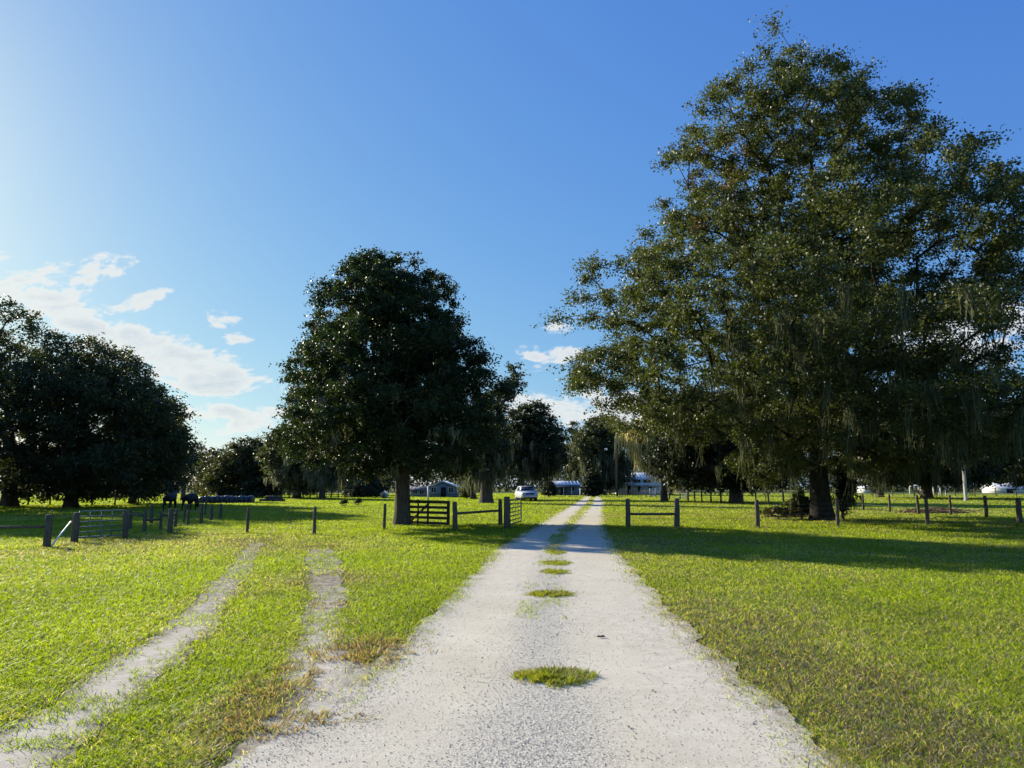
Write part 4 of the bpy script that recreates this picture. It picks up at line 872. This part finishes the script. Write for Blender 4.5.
# ------------------------------------------------------------------ wrapped bales (one built, then copied)
def bale():
    root = empty('wrapped_bale', (0, 0, 0))
    m = MB(); R_ = .37; L = .46; m.tube([(-L/2, 0, R_), (-L/2+.02, 0, R_), (-L/2+.06, 0, R_), (0, 0, R_), (L/2-.06, 0, R_), (L/2-.02, 0, R_), (L/2, 0, R_)], [R_*.75, R_*.93, R_*.99, R_*1.01, R_*.99, R_*.93, R_*.75], 26)
    m.build('wrapping', M['wrap'], root, smooth=False)
    m = MB(); m.tube([(-L/2-.012, 0, R_), (-L/2-.002, 0, R_)], [R_*.35, R_*.6], 16); m.build('end_fold', M['wrap'], root)
    return root
b0 = bale(); NBL = 11
words = ['leftmost wrapped bale of the low dark row beside the cattle', 'second dark wrapped bale from the left end of the row', 'third dark wrapped bale from the left end of the row', 'fourth dark wrapped bale from the left end of the row', 'fifth dark wrapped bale counted from the left end', 'middle dark wrapped bale of the long low row',
         'fifth dark wrapped bale counted from the right end', 'fourth dark wrapped bale from the right end of the row', 'third dark wrapped bale from the right end of the row', 'second dark wrapped bale from the right end of the row', 'rightmost wrapped bale of the low row, in front of the mounded tree']
for k in range(NBL):
    if k == 0: o = b0
    else:
        o = b0.copy(); col.objects.link(o)
        for c_ in b0.children:
            d = c_.copy(); col.objects.link(d); d.parent = o
    u = 202+k*4.9; o.location = P(u, 503.6-.05*k); o.rotation_euler = (0, 0, math.radians(-6+(k*37 % 9)-4)); s = 1+((k*53) % 7-3)*.02; o.scale = (s, s, s)
    tag(o, words[k], 'bale', 'dark wrapped bales in a row')

# ------------------------------------------------------------------ cattle
def cow(p, rz, label, graze, s=1.0):
    root = tag(empty('cow', p, rz), label, 'cow', 'black cattle at the paddock fence'); root.scale = (s, s, s)
    V = []; E = []; Rr = []
    def n_(x, y, z, rx, ry=None, par=None):
        V.append((x, y, z)); Rr.append((rx, ry or rx)); i = len(V)-1
        if par is not None: E.append((par, i))
        return i
    pel = n_(-.55, 0, .98, .24, .25); mid = n_(-.15, 0, .90, .29, .30, pel); chest = n_(.30, 0, .90, .27, .27, mid); sh = n_(.55, 0, 1.0, .20, .22, chest)
    if graze: nk = n_(.85, .03, .80, .14, .15, sh); hd = n_(1.05, .05, .48, .10, .11, nk); mz = n_(1.13, .06, .22, .07, .075, hd)
    else: nk = n_(.82, 0, 1.18, .13, .15, sh); hd = n_(1.02, .04, 1.26, .11, .11, nk); mz = n_(1.28, .07, 1.10, .07, .075, hd)
    for sy in (-1, 1):
        a = n_(-.62, sy*.17, .76, .14, .15, pel); k = n_(-.54, sy*.19, .58, .085, .09, a); h = n_(-.70, sy*.19, .38, .05, .055, k); ft = n_(-.66, sy*.19, .08, .042, .045, h); n_(-.62, sy*.19, .02, .05, .055, ft)
        a = n_(.38, sy*.16, .68, .105, .12, chest); k = n_(.40, sy*.17, .40, .06, .06, a); ft = n_(.38, sy*.17, .08, .04, .042, k); n_(.41, sy*.17, .02, .05, .052, ft)
        e = V[hd]; n_(e[0]-.04, e[1]+sy*.15, e[2]+.05, .03, .03, hd)
    t1 = n_(-.80, 0, .98, .045, .045, pel); t2 = n_(-.86, .01, .62, .022, .022, t1); n_(-.86, .02, .40, .035, .035, t2)
    me = bpy.data.meshes.new('body'); me.from_pydata(V, E, []); ob = bpy.data.objects.new('body', me); col.objects.link(ob); ob.parent = root
    me.materials.append(M['hide'])
    sk = ob.modifiers.new('skin', 'SKIN'); sk.use_smooth_shade = True
    for i, r_ in enumerate(Rr): me.skin_vertices[0].data[i].radius = r_
    me.skin_vertices[0].data[0].use_root = True
    ob.modifiers.new('sub', 'SUBSURF').levels = 2; ob.modifiers['sub'].render_levels = 2
    return root
p = P(170, 511.5); cow(p, math.radians(97), 'left black cow standing end-on behind the thick paddock post', False, 1.05)
p = P(190, 511); cow(p, math.radians(86), 'right black cow standing end-on beside the row of bales', True, 1.02)

# ------------------------------------------------------------------ dead branches piled by the right fence, log pile on the left pasture
def brush(u, v, rx, ry, n, label, seed, hz=.35, name='branch_pile', Y0=None, rmax=.035):
    p = P(u, v) if Y0 is None else Vector((xat(u, v, Y0), Y0, 0)); rg = random.Random(seed); m = MB()
    for k in range(n):
        a = rg.uniform(0, 6.28); L = rg.uniform(.5, 1.5); x, y_ = rg.gauss(0, rx*.45), rg.gauss(0, ry*.45); z = abs(rg.gauss(.05, hz*.4)); d = (math.cos(a)*L/2, math.sin(a)*L/2*.8, rg.uniform(-.12, .25)*L); r_ = rg.uniform(.008, rmax)
        m.tube([(x-d[0], y_-d[1], max(.02, z-d[2]*.4)), (x+rg.uniform(-.08, .08), y_, z+.05), (x+d[0], y_+d[1], max(.03, z+d[2]))], [r_, r_*.8, r_*.4], 6)
    o = m.build(name, M['deadwood']); o.location = p; return tag(o, label, 'branches', 'dead branch piles')
brush(946, 513.5, 1.6, 1.0, 120, 'larger heap of dead brown branches between the leaning posts at right', 3)
brush(919, 513, .9, .8, 60, 'smaller heap of dead branches left of the larger heap at right', 4, .25)
brush(800, 517.5, 2.2, 1.0, 70, 'loose dead sticks lying left of the great oak foot', 5, .15, rmax=.02)
root = tag(empty('log_pile', P(271, 501.8)), 'low dark pile of logs on the pasture beyond the bales', 'logs')
for k, (x, y_, z, L) in enumerate([(-.5, 0, .17, 1.5), (-.15, .4, .16, 1.7), (.3, 0, .18, 1.5), (.75, .3, .16, 1.3), (.1, .2, .48, 1.5), (.55, .2, .46, 1.2)]):
    MB().tube([(x-L/2, y_, z), (x, y_+.04, z+.02), (x+L/2, y_, z)], [.17, .17, .15], 12).build('log', M['bark'], root)
